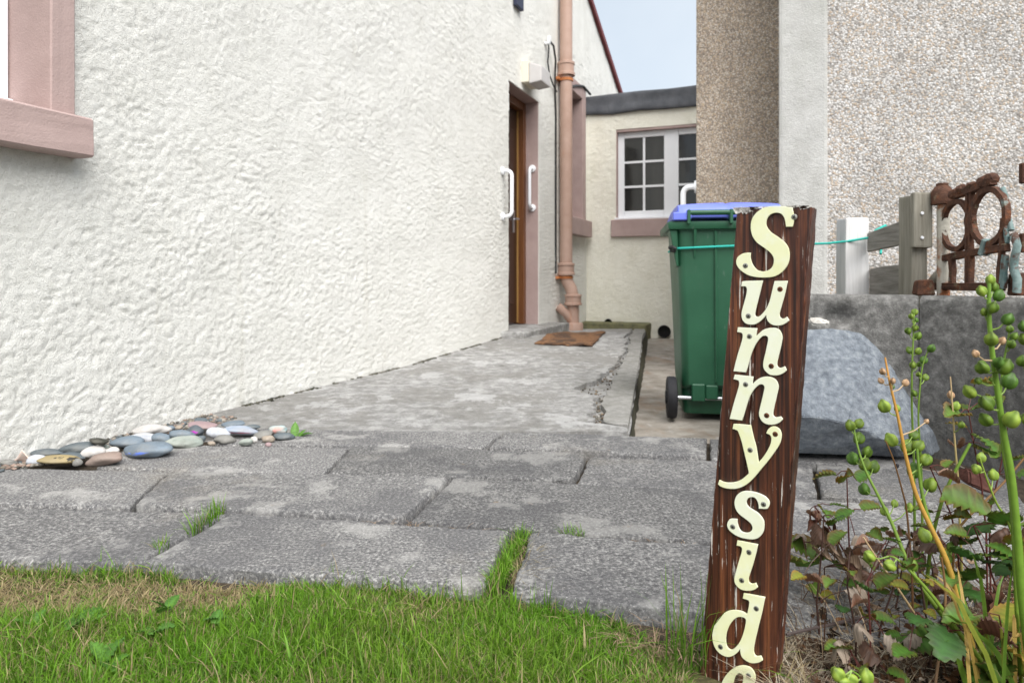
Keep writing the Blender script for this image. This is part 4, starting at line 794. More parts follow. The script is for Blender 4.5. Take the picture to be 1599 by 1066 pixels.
# letters, traced as outlines with corner points (trailing 1) and smooth points
LT = {
 'S': ((1140, 310, 8.2), [[(800,125,1),(818,200),(822,270),(808,360,1),(728,360,1),(720,300),(705,245),(670,200),(610,182),(545,195),(490,240),(468,310),(480,370),(530,435),(610,490),(690,550),(745,620),(765,700),(760,790),(735,860),(680,930),(610,980),(530,1003),(430,1008),(330,1000),(240,975),(160,925),(110,870),(92,810),(110,755),(160,715),(215,700),(270,698,1),(268,750),(280,810),(310,870),(360,920),(430,937),(500,922),(550,880),(572,820),(570,760),(540,705),(490,660),(420,610),(360,565),(310,500),(285,430),(278,360),(290,280),(330,210),(390,155),(470,118),(560,105),(680,108)]], [(208,862,0),(828,240,0)], 'letter'),
 'u': ((1140, 430, 11.84), [[(238,122,1),(300,108),(615,98,1),(575,260),(530,440),(490,600),(470,700),(480,750),(520,768),(575,745),(640,680),(700,590),(745,490),(775,380),(800,270),(840,108,1),(1070,105,1),(1020,340),(970,520),(930,660),(920,720),(935,775),(975,800),(1020,795),(1062,770,1),(1100,825,1),(1040,875),(960,910),(880,918),(800,905),(740,865),(705,815),(690,760),(693,710,1),(640,770),(570,840),(480,893),(400,900),(320,885),(265,840),(238,780),(232,700),(250,610),(290,470),(320,350),(332,260),(320,215),(290,198),(228,198,1)]], [(355,748,0),(938,255,1)], 'letterw'),
 'n': ((1140, 505, 12.54), [[(175,75,1),(538,95,1),(518,255,1),(590,190),(660,130),(740,98),(850,85),(930,98),(985,140),(1020,210),(1030,290),(1005,430),(965,600),(935,730),(928,800),(945,845),(985,868),(1030,860),(1082,838,1),(1115,905,1),(1060,955),(970,995),(870,1002),(790,985),(720,930),(680,870),(668,790),(685,680),(715,560),(745,420),(765,310),(755,255),(725,232),(690,230),(640,245),(580,305),(520,385),(470,480),(430,580),(395,690),(325,942,1),(90,922,1),(160,640),(240,380),(268,260),(262,195),(230,170),(162,158,1)]], [(397,248,0),(822,828,1)], 'letterw'),
 'n2': ((1130, 580, 12.54), [[(238,58,1),(588,98,1),(570,258,1),(640,185),(720,128),(800,103),(880,98),(960,112),(1030,160),(1070,230),(1080,310),(1055,430),(1015,600),(985,740),(975,820),(990,865),(1030,890),(1080,885),(1130,875,1),(1165,920,1),(1110,975),(1020,1015),(920,1022),(830,1000),(765,950),(725,880),(712,800),(735,680),(770,540),(800,410),(820,310),(808,262),(780,240),(745,235),(700,250),(630,310),(570,390),(520,480),(480,590),(375,940,1),(140,910,1),(215,630),(290,380),(325,250),(318,180),(290,155),(215,138,1)]], [(447,243,0),(858,848,1)], 'letterw'),
 'y': ((1115, 655, 9.27), [[(298,58,1),(400,62),(540,78,1),(580,250),(620,400),(652,615,1),(720,540),(780,450),(830,350),(845,270),(835,225),(815,205),(772,185,1),(795,135),(840,100),(890,95),(940,120),(970,160),(982,220),(970,300),(940,370),(880,460),(800,570),(700,690),(600,810),(520,890),(440,945),(350,978),(270,985),(180,975),(110,950),(75,920,1),(92,868,1),(150,895),(230,905),(320,895),(400,865),(460,820),(522,765,1),(490,620),(450,450),(410,290),(375,190),(350,145),(285,120,1)]], [(535,430,0),(897,200,1)], 'letter'),
 's': ((1125, 760, 12.54), [[(770,400,1),(765,330),(740,250),(690,190),(630,175),(560,195),(520,260),(530,330),(580,390),(660,440),(750,500),(820,580),(860,660),(865,750),(850,850),(800,930),(730,980),(640,998),(540,990),(420,965),(310,915),(220,850),(170,790),(152,720),(175,650),(220,612),(340,615,1),(345,690),(375,790),(430,860),(520,885),(590,870),(640,820),(645,760),(620,700),(560,640),(480,580),(390,510),(330,430),(300,340),(300,260),(330,170),(400,100),(490,72),(590,75),(700,95),(810,135),(900,185),(960,260),(968,330),(940,390),(900,405)]], [(258,760,0),(860,322,0)], 'letterw'),
 'i': ((1135, 835, 11.84), [[(215,85,1),(582,160,1),(540,350),(480,560),(420,740),(410,810),(425,860),(470,885),(510,882),(545,870,1),(580,940,1),(520,980),(430,1000),(340,995),(260,965),(200,910),(165,850),(160,770),(190,650),(240,470),(290,310),(300,230),(275,190),(245,178),(200,170,1)]], [(425,298,0),(290,815,0)], 'letter'),
 'd': ((1100, 915, 7.06), [[(445,65,1),(672,110,1),(640,270),(600,430),(565,580),(548,680),(555,730),(580,758),(630,755,1),(648,795,1),(600,820),(530,825),(470,800),(425,760),(408,710),(408,660,1),(370,710),(310,750),(250,755),(180,720),(130,660),(103,580),(102,500),(130,400),(190,320),(260,268),(340,253),(420,265),(482,298,1),(500,210),(505,160),(490,135),(435,118,1)],
        [(468,350),(440,325),(380,320),(330,350),(280,420),(250,500),(242,580),(255,650),(290,685),(330,680),(380,630),(420,560),(450,470),(465,400)]], [(580,230,0),(187,650,0)], 'letter'),
 'e': ((1100, 915, 7.06), [[(430,860),(510,880),(555,935),(568,1000),(545,1080),(480,1140),(390,1175),(330,1185,1),(335,1240),(370,1280),(430,1280),(500,1240),(540,1200,1),(565,1240,1),(500,1310),(410,1350),(310,1345),(230,1300),(190,1220),(185,1130),(210,1030),(270,940),(350,880)],
        [(400,937),(435,960),(440,1010),(420,1070),(380,1115),(330,1130,1),(325,1060),(345,980),(370,947)]], [(495,967,0)], 'letter')}
def smooth_outline(pts):
    n = len(pts); out = []
    for i in range(n):
        p1, p2 = pts[i], pts[(i + 1) % n]; p0 = pts[i - 1] if len(p1) == 2 else p1; p3 = pts[(i + 2) % n] if len(p2) == 2 else p2
        for t in (0, .25, .5, .75):
            out.append(tuple(.5 * (2 * p1[c] + (p2[c] - p0[c]) * t + (2 * p0[c] - 5 * p1[c] + 4 * p2[c] - p3[c]) * t * t + (3 * p1[c] - p0[c] - 3 * p2[c] + p3[c]) * t ** 3) for c in (0, 1)))
    return out
for ch, ((ox, oy, sc), outs, scr, mt) in LT.items():
    cu = bpy.data.curves.new('letter_outline', 'CURVE'); cu.dimensions = '2D'; cu.fill_mode = 'BOTH'; cu.extrude = .0014; cu.bevel_depth = .0004; cu.bevel_resolution = 1
    for o_ in outs:
        pts = [suv(ox + x / sc, oy + y / sc) for x, y in smooth_outline(o_)]
        sp = cu.splines.new('POLY'); sp.points.add(len(pts) - 1); sp.use_cyclic_u = True
        for q_, (a, z) in zip(sp.points, pts): q_.co = (a, z, 0, 1)
    tmp = bpy.data.objects.new('tmp', cu); COL.objects.link(tmp); dg = bpy.context.evaluated_depsgraph_get()
    me = bpy.data.meshes.new_from_object(tmp.evaluated_get(dg)); bpy.data.objects.remove(tmp)
    lift = .0032
    base = wloc(sign)
    for v in me.vertices:
        a, z, b = v.co; v.co = sfr(a, b + lift, z) - base
    me.name = 'letter'; lo_ = link('letter', me, MT[mt], sign); lo_['label'] = ('%s plastic letter %s' % ('whitish' if mt == 'letterw' else 'pale yellow', ch[0]))
    for (x, y, rusty) in scr:
        a, z = suv(ox + x / sc, oy + y / sc); r = .0044
        m = MB(); m.tube([sfr(a, lift + q, z) for q in (.0, .0016, .0021, .0023)], [r, r * .96, r * .75, r * .2], 16); sco = m.build('screw', MT['screwr' if rusty else 'screw'], lo_, smooth=40)
        t_ = rng.random() * 3; ca, sa = math.cos(t_), math.sin(t_)
        for (dx, dy) in ((1, .2), (.2, 1)):
            m.v = []; m.f = []
            P_ = [(-dx, -dy), (dx, -dy), (dx, dy), (-dx, dy)]
            m.prism([(a + (x_ * ca - y_ * sa) * r * .55, z + (x_ * sa + y_ * ca) * r * .55) for x_, y_ in P_], lambda q, w, b: sfr(q, b, w), lift + .0015, lift + (.0026 if dx == 1 else .0028))
            m.build('screw_slot', MT['slot'], lo_)

# ================================================================== PEBBLES ALONG THE COTTAGE WALL
def peb_mat(name, c, c2=None, stripe=None, spk=.5):
    c2 = c2 or tuple(x * .7 for x in c)
    ov = [(9, .50, .66, (.20, .185, .16), I3, .45), (60, .60, .70, tuple(x * .45 for x in c), I3, spk), (22, .6, .75, tuple(min(.8, x * 1.4) for x in c), I3, .5)]
    if stripe: ov.append(stripe)
    return pm(name, [(.32, c2), (.66, c)], 18, .6, [(90, .0012, I3)], over=ov, spec=.35)
PC = dict(slate=((.115, .14, .155), None), blue=((.17, .215, .26), None), dark=((.045, .045, .035), None), white=((.56, .54, .52), (.44, .42, .40)), pinkb=((.30, .22, .185), (.20, .155, .135)),
          ochre=((.36, .28, .13), (.24, .19, .10)), green=((.24, .28, .25), (.36, .38, .34)), grey=((.23, .225, .21), None), beige=((.36, .30, .24), None), lblue=((.40, .425, .48), (.52, .53, .55)), pink=((.34, .23, .235), (.26, .19, .20)), purple=((.10, .115, .13), None))
PM = {k: peb_mat(k + '_pebble', a, b) for k, (a, b) in PC.items()}
PM['ochre_b'] = peb_mat('ochre_black_pebble', PC['ochre'][0], PC['ochre'][1], (26, .60, .64, (.02, .02, .02), I3, .95))
PM['blueline'] = peb_mat('blue_line_pebble', PC['blue'][0], None, (9, .60, .63, (.10, .18, .62), (.6, .6, 5), .9))
PM['magenta'] = peb_mat('magenta_painted_pebble', PC['purple'][0], None, (14, .56, .60, (.42, .03, .40), (1, 1, 1.5), .95))
PM['stripe'] = peb_mat('pink_stripe_pebble', PC['lblue'][0], (.25, .31, .40), (10, .56, .62, (.60, .14, .24), (.5, .5, 6), .9))
PM['multi'] = peb_mat('painted_pink_blue_pebble', (.55, .42, .36), (.24, .46, .50), (16, .56, .62, (.60, .27, .24), (1, 1, 2), .9))
def pebble(px, py, rx, ry, mat, label, seed, lift=0.0, zrot=None):
    yb = py + ry; P = G(px, yb, lift); Y = P.y; a = rx / F * Y * 1.04; b = ry / F * Y; dr = a * .72
    h = math.sqrt(max((b * .5) ** 2, b * b - (dr * .25) ** 2)) * 1.18
    bm = bmesh.new(); bmesh.ops.create_icosphere(bm, subdivisions=3, radius=1)
    for v in bm.verts:
        n = mnoise.noise(v.co * 1.1 + Vector((seed * 3.7, 0, 0))); v.co *= 1 + .30 * n; v.co.z = max(-.8, v.co.z)
        p = v.co; v.co = Vector((p.x * a, p.y * dr, p.z * h)); v.co += mnoise.noise_vector(p * 5 + Vector((seed, 2, 1))) * a * .035
    me = bpy.data.meshes.new('pebble'); bm.to_mesh(me); bm.free(); me.polygons.foreach_set('use_smooth', [True] * len(me.polygons))
    o = link('pebble', me, PM[mat], None, (P.x, P.y + dr * .85, lift + h * .8 + .001)); rg = random.Random(seed)
    o.rotation_euler = (rg.uniform(-.12, .12), rg.uniform(-.14, .14), zrot if zrot is not None else rg.uniform(-.3, .3))
    return tag(o, label, 'pebble', 'pebbles along the cottage wall')
PEB = [
 (79, 720, 31, 8, 'ochre_b', 'ochre yellow pebble with a black patch, at the path edge', 0), (153, 720, 29, 10.5, 'pinkb', 'large pinkish brown pebble resting on the path edge', 0),
 (139, 708, 17, 8, 'white', 'round white pebble just behind the pinkish brown one', 0), (170, 706, 12, 6, 'white', 'small white pebble between the round white and big blue-grey pebbles', 0),
 (112, 702, 26, 8, 'slate', 'long slate-coloured pebble behind the round white one', .01), (149, 691, 15.5, 5, 'dark', 'small dark brown pebble perched on the slate pebbles', .035),
 (219, 705, 36, 12, 'blueline', 'largest blue-grey pebble with a painted blue line', 0), (190, 692, 24, 8, 'blue', 'blue-grey pebble behind the painted blue line pebble', .012),
 (228, 673, 26, 9, 'white', 'big smooth pinkish white pebble against the wall foot', .015), (218, 685, 21, 6.5, 'lblue', 'pale blue-white pebble in front of the pinkish white one', .012),
 (246, 686, 15, 8, 'blue', 'mottled blue pebble left of the green speckled one', .005), (8, 724, 12, 5, 'grey', 'flat pinkish grey pebble at the left picture edge', 0),
 (48, 720, 15, 7, 'lblue', 'pale bluish pebble between the shell and the ochre pebble', 0), (118, 723, 7, 5.5, 'grey', 'little grey pebble between the ochre and pinkish brown ones', 0),
 (102, 715, 20, 6, 'slate', 'dark slate pebble tucked behind the ochre one', 0), (66, 708, 25, 6, 'slate', 'dark flat slate near the wall behind the shell', .006),
 (159, 699, 8, 4, 'green', 'tiny greenish pebble below the dark brown one', .012), (278, 692, 28, 8.5, 'green', 'grey-green speckled oval pebble on the path edge', 0),
 (277, 680, 20, 7, 'blue', 'flat blue-grey pebble lying on the grey-green oval one', .016), (300, 676, 14, 9, 'magenta', 'dark pebble with a magenta painted patch', .008),
 (311, 665, 21, 5, 'pink', 'flat pinkish pebble behind the magenta painted one', .018), (337, 678, 20, 8, 'lblue', 'smooth pale lilac-white pebble right of the magenta one', .006),
 (370, 674, 24, 7, 'stripe', 'blue pebble with a pink painted stripe', .012), (359, 663, 18, 4.5, 'blue', 'flat grey-blue pebble behind the pink striped one', .016),
 (347, 687, 15, 7, 'grey', 'wedge shaped grey and white pebble at the path edge', 0), (381, 692, 10, 5.5, 'green', 'round greenish pebble at the path edge', 0),
 (408, 680, 14, 6, 'grey', 'grey pebble right of the pink striped one', .004), (395, 688, 6, 5, 'white', 'tiny pinkish white pebble right of the round greenish one', 0),
 (416, 687, 10, 5.5, 'beige', 'beige pebble near the right end of the row', 0), (429, 673, 15, 6.5, 'multi', 'pebble painted pink, cream and turquoise', .008),
 (441, 683, 15, 6, 'slate', 'low dark grey pebble, last before the green weed', 0), (418, 695, 5, 3, 'pink', 'tiny pink pebble on the path below the beige one', 0),
 (329, 693, 6, 3, 'beige', 'tiny orange-beige pebble on the path beside the wedge shaped one', 0), (263, 669, 8, 3.5, 'blue', 'small blue-grey pebble right of the pinkish white one', .01),
 (277, 668, 6.5, 3.2, 'beige', 'small beige pebble between small blue-grey and magenta ones', .01), (312, 686, 7, 5, 'slate', 'small dark blue pebble under the lilac-white one', 0),
 (390, 668, 12, 4, 'slate', 'thin slate pebble behind the pink striped one', .006), (450, 676, 8, 4, 'grey', 'small grey pebble beside the green weed', 0)]
for i, (px, py, rx, ry, mt, lb, lf) in enumerate(PEB): pebble(px, py, rx, ry, mt, lb, 3 + i, lf)
P = G(309, 668, .0); hull('slate_chip', [P + Vector(v) for v in ((-.03, 0, 0), (.03, .0, 0), (.03, .012, 0), (-.03, .012, 0), (-.02, .02, .035), (.025, .02, .032), (.025, .03, .032), (-.02, .03, .035))], PM['slate'], 'upright grey slate chip leaning on the wall above the pink pebble', 'stone', rough=.001, rs=40, sub=1)
# broken seashell
m = MB(); c = G(31, 727); vs = []
for i in range(9):
    t = i / 8; ang = math.pi * (.1 + .8 * t); rad = .030 * (1 + .25 * math.sin(t * 9)); hgt = .012 + .035 * math.exp(-((t - .5) / .18) ** 2)
    for j in range(5):
        q = j / 4; vs.append(c + Vector((math.cos(ang) * rad * (1.2 - .2 * q), .02 + math.sin(ang) * rad * .6 * (1 - .3 * q) - .02 * q, hgt * q + .001)))
m.add(vs, [(i * 5 + j, (i + 1) * 5 + j, (i + 1) * 5 + j + 1, i * 5 + j + 1) for i in range(8) for j in range(4)])
sh = m.build('seashell', pm('shell_pink_white', [(.3, (.62, .42, .34)), (.6, (.72, .66, .60))], 40, .5), smooth=60); sh.modifiers.new('thick', 'SOLIDIFY').thickness = .003
tag(sh, 'pinkish white broken seashell at the left end of the pebble row', 'seashell')

# ================================================================== GRASS
def blades(base, h, w, az, lean, cb, ct, twist=None):
    n = len(base); ts = np.array([0, .38, .72, 1.0]); V = np.zeros((n, 7, 3)); C = np.zeros((n, 7, 3))
    dx, dy = np.cos(az), np.sin(az); tw = az + np.pi / 2 if twist is None else twist; sx, sy = np.cos(tw), np.sin(tw)
    for k, t in enumerate(ts):
        off = lean * h * t ** 2; zz = h * t * (1 - .35 * np.minimum(lean, 1.4) * t); ww = w * (1 - .15 * t if k < 2 else .62 if k == 2 else 0) / 2
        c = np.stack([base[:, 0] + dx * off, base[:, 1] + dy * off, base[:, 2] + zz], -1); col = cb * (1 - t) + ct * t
        if k < 3:
            s_ = np.stack([sx * ww, sy * ww, 0 * ww], -1); V[:, 2 * k] = c - s_; V[:, 2 * k + 1] = c + s_; C[:, 2 * k] = col; C[:, 2 * k + 1] = col
        else: V[:, 6] = c; C[:, 6] = col
    o = (np.arange(n) * 7)[:, None]; tri = np.array([[0, 1, 3], [0, 3, 2], [2, 3, 5], [2, 5, 4], [4, 5, 6]])
    return V.reshape(-1, 3), (o[:, None, :] + tri[None]).reshape(-1, 3), C.reshape(-1, 3)
rg = np.random.default_rng(7)
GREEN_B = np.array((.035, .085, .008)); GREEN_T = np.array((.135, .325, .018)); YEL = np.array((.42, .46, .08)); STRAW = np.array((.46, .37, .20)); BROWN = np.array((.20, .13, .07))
edge_px = [(-500, 856), (0, 868), (220, 880), (460, 893), (740, 911), (800, 925), (960, 947), (1090, 982), (1150, 1010)]
EP = np.array([tuple(G(*e))[:2] for e in edge_px])
def lawn_patch(n, x0, x1, y0):
    X = rg.uniform(x0, x1, n); Yt = np.interp(X, EP[:, 0], EP[:, 1]) + (vnoise(X * 45, X * 0, 3) - .5) * .035 + (vnoise(X * 11, X * 0, 4) - .5) * .045
    Y = y0 + (Yt - y0) * rg.random(n) ** .85
    de = Yt - Y                                   # distance from the paving
    dry = fbm(X * 3.2 + 4, Y * 5.5, 12, 4); dry = np.clip((dry - .46) * 7, 0, 1) * np.clip(1.3 - de / .34, .25, 1)
    pxl = X / Y * F + CX; dry = np.clip(dry + .72 * np.exp(-((pxl - 120) / 200) ** 2 - ((de - .09) / .07) ** 2) + .5 * np.exp(-((pxl - 640) / 70) ** 2 - ((de - .07) / .04) ** 2) + .75 * np.clip((pxl - 930) / 160, 0, 1), 0, 1)
    keep = rg.random(n) > .25 * dry; X, Y, de, dry = X[keep], Y[keep], de[keep], dry[keep]; n = len(X)
    ok = ~((X / Y * F + CX > 1078) & (Y < 1.06)); X, Y, de, dry = X[ok], Y[ok], de[ok], dry[ok]; n = len(X)
    Z = np.full(n, -.034) - .012 * np.clip(X, 0, .4) / .4
    h = (.018 + .024 * np.clip(de / .30, 0, 1)) * rg.uniform(.55, 1.3, n) * (1 - .42 * dry) * (.75 + .6 * fbm(X * 9, Y * 9, 40, 3)); h += .006
    h *= np.where(rg.random(n) < .04, 1.6, 1) * np.where((de < .03) & (rg.random(n) < .25), 1.7, 1)
    w = rg.uniform(.0010, .0025, n) * np.where(rg.random(n) < .05, 2.0, 1); az = rg.uniform(0, 2 * np.pi, n); lean = np.abs(rg.normal(.5, .5, n)) + .6 * dry * rg.random(n)
    v = rg.random(n)[:, None]; d2 = (rg.random(n) < .12 + dry * .68)[:, None]
    hue = fbm(X * 5, Y * 5, 60, 3)[:, None]
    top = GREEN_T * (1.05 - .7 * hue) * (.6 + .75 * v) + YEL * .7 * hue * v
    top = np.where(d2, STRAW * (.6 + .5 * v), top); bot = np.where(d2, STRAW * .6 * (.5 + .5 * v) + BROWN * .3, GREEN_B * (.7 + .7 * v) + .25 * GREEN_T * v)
    return blades(np.stack([X, Y, Z], -1), h, w, az, lean, bot, top, rg.uniform(0, np.pi, n))
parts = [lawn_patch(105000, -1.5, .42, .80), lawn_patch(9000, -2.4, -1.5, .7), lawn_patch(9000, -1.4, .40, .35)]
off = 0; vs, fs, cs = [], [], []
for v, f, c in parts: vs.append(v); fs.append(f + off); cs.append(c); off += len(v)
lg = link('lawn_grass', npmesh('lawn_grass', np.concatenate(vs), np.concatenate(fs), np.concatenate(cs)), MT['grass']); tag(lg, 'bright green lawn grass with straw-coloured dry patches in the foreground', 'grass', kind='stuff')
def tuft(pa, pb, n, h, spread, label, dry=.1, seed=1, lean=.35, w=(.0014, .0026)):
    a, b = G(*pa), G(*pb); r = np.random.default_rng(seed); t = r.random(n); loc = Vector(((a.x + b.x) / 2, (a.y + b.y) / 2, -.02))
    base = np.outer(1 - t, np.array(a - loc)) + np.outer(t, np.array(b - loc)); base[:, 2] = 0; base[:, :2] += r.normal(0, spread, (n, 2))
    v_ = r.random(n)[:, None]; d2 = (r.random(n) < dry)[:, None]; top = np.where(d2, STRAW * (.6 + .5 * v_), GREEN_T * (.6 + .6 * v_) + YEL * .25 * v_); bot = np.where(d2, STRAW * .5, GREEN_B + .3 * GREEN_T * v_)
    V, Fc, C = blades(base, h * r.uniform(.45, 1.25, n) + .015, r.uniform(w[0], w[1], n), r.uniform(0, 6.28, n), np.abs(r.normal(lean, .3, n)), bot, top, r.uniform(0, 3.14, n))
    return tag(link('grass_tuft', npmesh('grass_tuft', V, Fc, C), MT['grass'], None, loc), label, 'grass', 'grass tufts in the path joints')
tuft((348, 799), (298, 830), 110, .052, .006, 'upright grass tuft in the joint of the left front slabs', .05, 2, .22)
tuft((262, 846), (240, 856), 34, .028, .006, 'thin short grass sprig in the left joint near the lawn', .15, 3)
tuft((818, 830), (768, 915), 620, .030, .009, 'thick bright grass strip filling the gap between the front slabs', .05, 4, .45)
tuft((880, 832), (912, 834), 70, .030, .006, 'short dark grass tuft right of the thick grass strip', .1, 5, .5)
tuft((1060, 1000), (1095, 1030), 46, .125, .014, 'tall thin grass blades at the left foot of the sign', .2, 6, .28)
tuft((835, 845), (805, 905), 230, .030, .006, 'flattened straw-coloured dry grass beside the thick grass strip', 1, 7, 1.3, (.001, .0018))
tuft((640, 815), (780, 830), 60, .008, .004, 'brown dry grass scraps along the joint behind the front slab', 1, 8, 1.2, (.001, .002))
tuft((1205, 1010), (1250, 1075), 60, .05, .02, 'straw blades at the right foot of the sign', .85, 9, .9, (.001, .0018))

# ================================================================== LEAVES, STALKS AND SEED PODS
class CM:
    def __init__(self): self.v = []; self.f = []; self.c = []
    def tube(self, pts, rs, cols, seg=7):
        mb = MB(); mb.tube(pts, rs, seg); n = len(self.v); self.v += mb.v; self.f += [tuple(i + n for i in f) for f in mb.f]
        k = len(pts)
        for i in range(k): self.c += [cols[i] if isinstance(cols, list) else cols] * seg
    def build(self, name, mat, parent):
        me = bpy.data.meshes.new(name); base = wloc(parent) if parent else Vector(); me.from_pydata([p - base for p in self.v], [], self.f)
        a = me.color_attributes.new('Col', 'FLOAT_COLOR', 'POINT')
        for d, c in zip(a.data, self.c): d.color = tuple(c) + (1,)
        me.polygons.foreach_set('use_smooth', [True] * len(me.polygons)); me.set_sharp_from_angle(angle=R(60))
        return link(name, me, mat, parent)
def leaf_mesh(name, seed, body, edge, redness, curl, droop=.25, width=.40, serr=.10, crk=.012):
    r = np.random.default_rng(seed); n = 15; cols_ = [-1, -.55, 0, .55, 1]; V, C = [], []
    for i in range(n):
        t = i / (n - 1); w = width * (math.sin(math.pi * min(1, t * .94 + .05) ** .8)) ** .75 * (1 if t < .98 else .15); sw = (1 + serr * (1 if i % 2 else -1))
        for c in cols_:
            x = c * w * (sw if abs(c) == 1 else 1); z = .22 * abs(c) * w + .035 * math.cos(i * math.pi) * abs(c) - droop * t * t + curl * (c * c) * w * 1.6 * (.5 + t) + r.normal(0, crk)
            V.append((x, t - .06 * abs(c) * (1 if i % 2 else 0), z)); m_ = min(1, max(0, redness * (abs(c) ** 3 + .5 * max(0, t - .7)) + r.normal(0, .15) * redness))
            cc = np.array(body) * (1.25 if c == 0 else 1) * r.uniform(.8, 1.2); C.append((cc * (1 - m_) + np.array(edge) * m_) * ((1.18 if i % 2 else .78) if 0 < abs(c) < 1 else 1))
    f = np.array([(i * 5 + j, i * 5 + j + 1, (i + 1) * 5 + j + 1, (i + 1) * 5 + j) for i in range(n - 1) for j in range(4)])
    me = npmesh(name, np.array(V), f, np.clip(np.array(C), 0, 1)); me.materials.append(MT['leaf']); return me
LG, LR, LB = (.055, .135, .018), (.20, .055, .02), (.22, .13, .08)
LEAFM = {'g': [leaf_mesh('leaf', 1, LG, LR, .25, 0), leaf_mesh('leaf', 2, (.08, .17, .025), LR, .4, .15), leaf_mesh('leaf', 3, (.035, .095, .02), LR, .1, -.1)],
         'r': [leaf_mesh('leaf', 4, (.08, .15, .022), LR, .6, .2), leaf_mesh('leaf', 5, (.11, .165, .024), (.30, .10, .025), .65, .3)],
         'y': [leaf_mesh('leaf', 6, (.20, .22, .03), (.34, .16, .03), .7, .1)],
         'b': [leaf_mesh('leaf', 7, (.17, .075, .04), (.30, .20, .14), .6, .6, .4), leaf_mesh('leaf', 8, (.25, .175, .12), (.15, .085, .05), .5, 1.2, .7, crk=.05), leaf_mesh('leaf', 9, (.32, .26, .205), (.2, .14, .10), .4, -1.3, .6, crk=.06), leaf_mesh('leaf', 10, (.10, .04, .025), (.16, .08, .05), .5, 1.0, .6, crk=.05), leaf_mesh('leaf', 13, (.085, .045, .03), (.14, .08, .05), .5, -1.2, .5, crk=.06)],
         'w': [leaf_mesh('leaf', 11, (.10, .23, .035), (.12, .25, .04), .2, .0, .2, .27, .0), leaf_mesh('leaf', 12, (.075, .18, .03), (.11, .23, .04), .2, .1, .35, .33, .0)]}
prng = random.Random(11)
def leaf(parent, pos, size, kind, rot=None):
    me = prng.choice(LEAFM[kind]); o = link('leaf', me, None, parent, Vector(pos) - wloc(parent)); o.scale = (size,) * 3
    o.rotation_euler = rot or (prng.uniform(-.2, 1.0), prng.uniform(-.5, .5), prng.uniform(0, 6.28)); return o
RED = (.085, .022, .018); STG = (.115, .21, .02); STY = (.42, .29, .05); STO = (.46, .22, .04); STB = (.17, .085, .03); DRY = (.46, .33, .19)
def bramble(Y, stems, leaves, label, col=RED):
    b0 = at(stems[0][-1][0], stems[0][-1][1], Y); t = thing('bramble', (b0.x, b0.y, -.05), label, 'bramble', 'bramble sprigs in the bed')
    cm = CM()
    for st_ in stems:
        pts = [at(x, y, Y + prng.uniform(-.008, .008)) for x, y in st_]; last = pts[-1]
        if last.z > -.04: pts.append(Vector((last.x + .01, last.y + .01, -.06)))
        cm.tube(pts, [.0011 + .0012 * i / len(pts) for i in range(len(pts))], col, 6)
    main = [at(x, y, Y) for st_ in stems for x, y in st_]
    pos = []
    for (x, y, s_, k) in leaves:
        p = at(x, y, Y + prng.uniform(-.03, .02)); L = s_ / F * Y * 1.6
        q = min(main, key=lambda m_: (m_ - p).length); cm.tube([q, q.lerp(p, .5) + Vector((0, 0, .004)), p], [.0009, .0008, .0007], col, 5)
        d = (p - q); az = math.atan2(d.y, d.x) - math.pi / 2 + prng.uniform(-.5, .5) if d.length > .004 else prng.uniform(0, 6.28)
        leaf(t, p, L, k, (prng.uniform(-.1, .9), prng.uniform(-.5, .5), az if prng.random() < .6 else prng.uniform(2.3, 4.0)))
    cm.build('stem', MT['stem'], t); return t
bramble(1.28, [[(1322, 735), (1324, 800), (1327, 880), (1335, 960)], [(1272, 790), (1290, 815), (1318, 860), (1327, 880)], [(1255, 845), (1290, 850), (1327, 885)]],
        [(1262, 885, 40, 'g'), (1272, 868, 34, 'r'), (1285, 795, 20, 'g'), (1296, 788, 18, 'g'), (1318, 752, 22, 'r'), (1306, 742, 22, 'r'), (1338, 750, 18, 'g'), (1345, 795, 22, 'r'), (1262, 802, 16, 'b'), (1275, 818, 18, 'b'), (1300, 820, 18, 'g'), (1335, 836, 26, 'b'), (1358, 830, 18, 'r'), (1252, 838, 18, 'b'), (1330, 870, 24, 'b'), (1310, 888, 22, 'g'), (1285, 845, 16, 'b'), (1296, 832, 14, 'b'), (1268, 812, 14, 'b'), (1312, 806, 15, 'y'), (1278, 855, 18, 'b'), (1290, 872, 20, 'g'), (1305, 866, 17, 'b')], 'low bramble sprig with big green leaf just right of the sign')
bramble(1.16, [[(1452, 728), (1468, 765), (1484, 800), (1494, 840), (1500, 920)]], [(1470, 775, 44, 'r'), (1466, 742, 20, 'b'), (1484, 810, 26, 'r'), (1500, 800, 22, 'b'), (1476, 730, 16, 'r'), (1488, 838, 18, 'b'), (1452, 800, 18, 'g'), (1448, 822, 16, 'b'), (1470, 852, 20, 'b'), (1508, 850, 24, 'g')], 'bramble sprig with a reddish brown leaf among the stalks')
bramble(1.24, [[(1512, 640), (1520, 690), (1532, 750), (1540, 830)], [(1570, 690), (1560, 740), (1545, 800)]], [(1500, 645, 30, 'r'), (1518, 640, 28, 'g'), (1522, 600, 24, 'r'), (1540, 700, 32, 'g'), (1526, 682, 28, 'g'), (1498, 700, 18, 'b'), (1545, 790, 20, 'g'), (1590, 745, 26, 'g'), (1580, 720, 20, 'g'), (1548, 620, 20, 'g'), (1575, 660, 18, 'g'), (1510, 668, 18, 'y')], 'taller bramble shoot with green leaves before the garden wall')
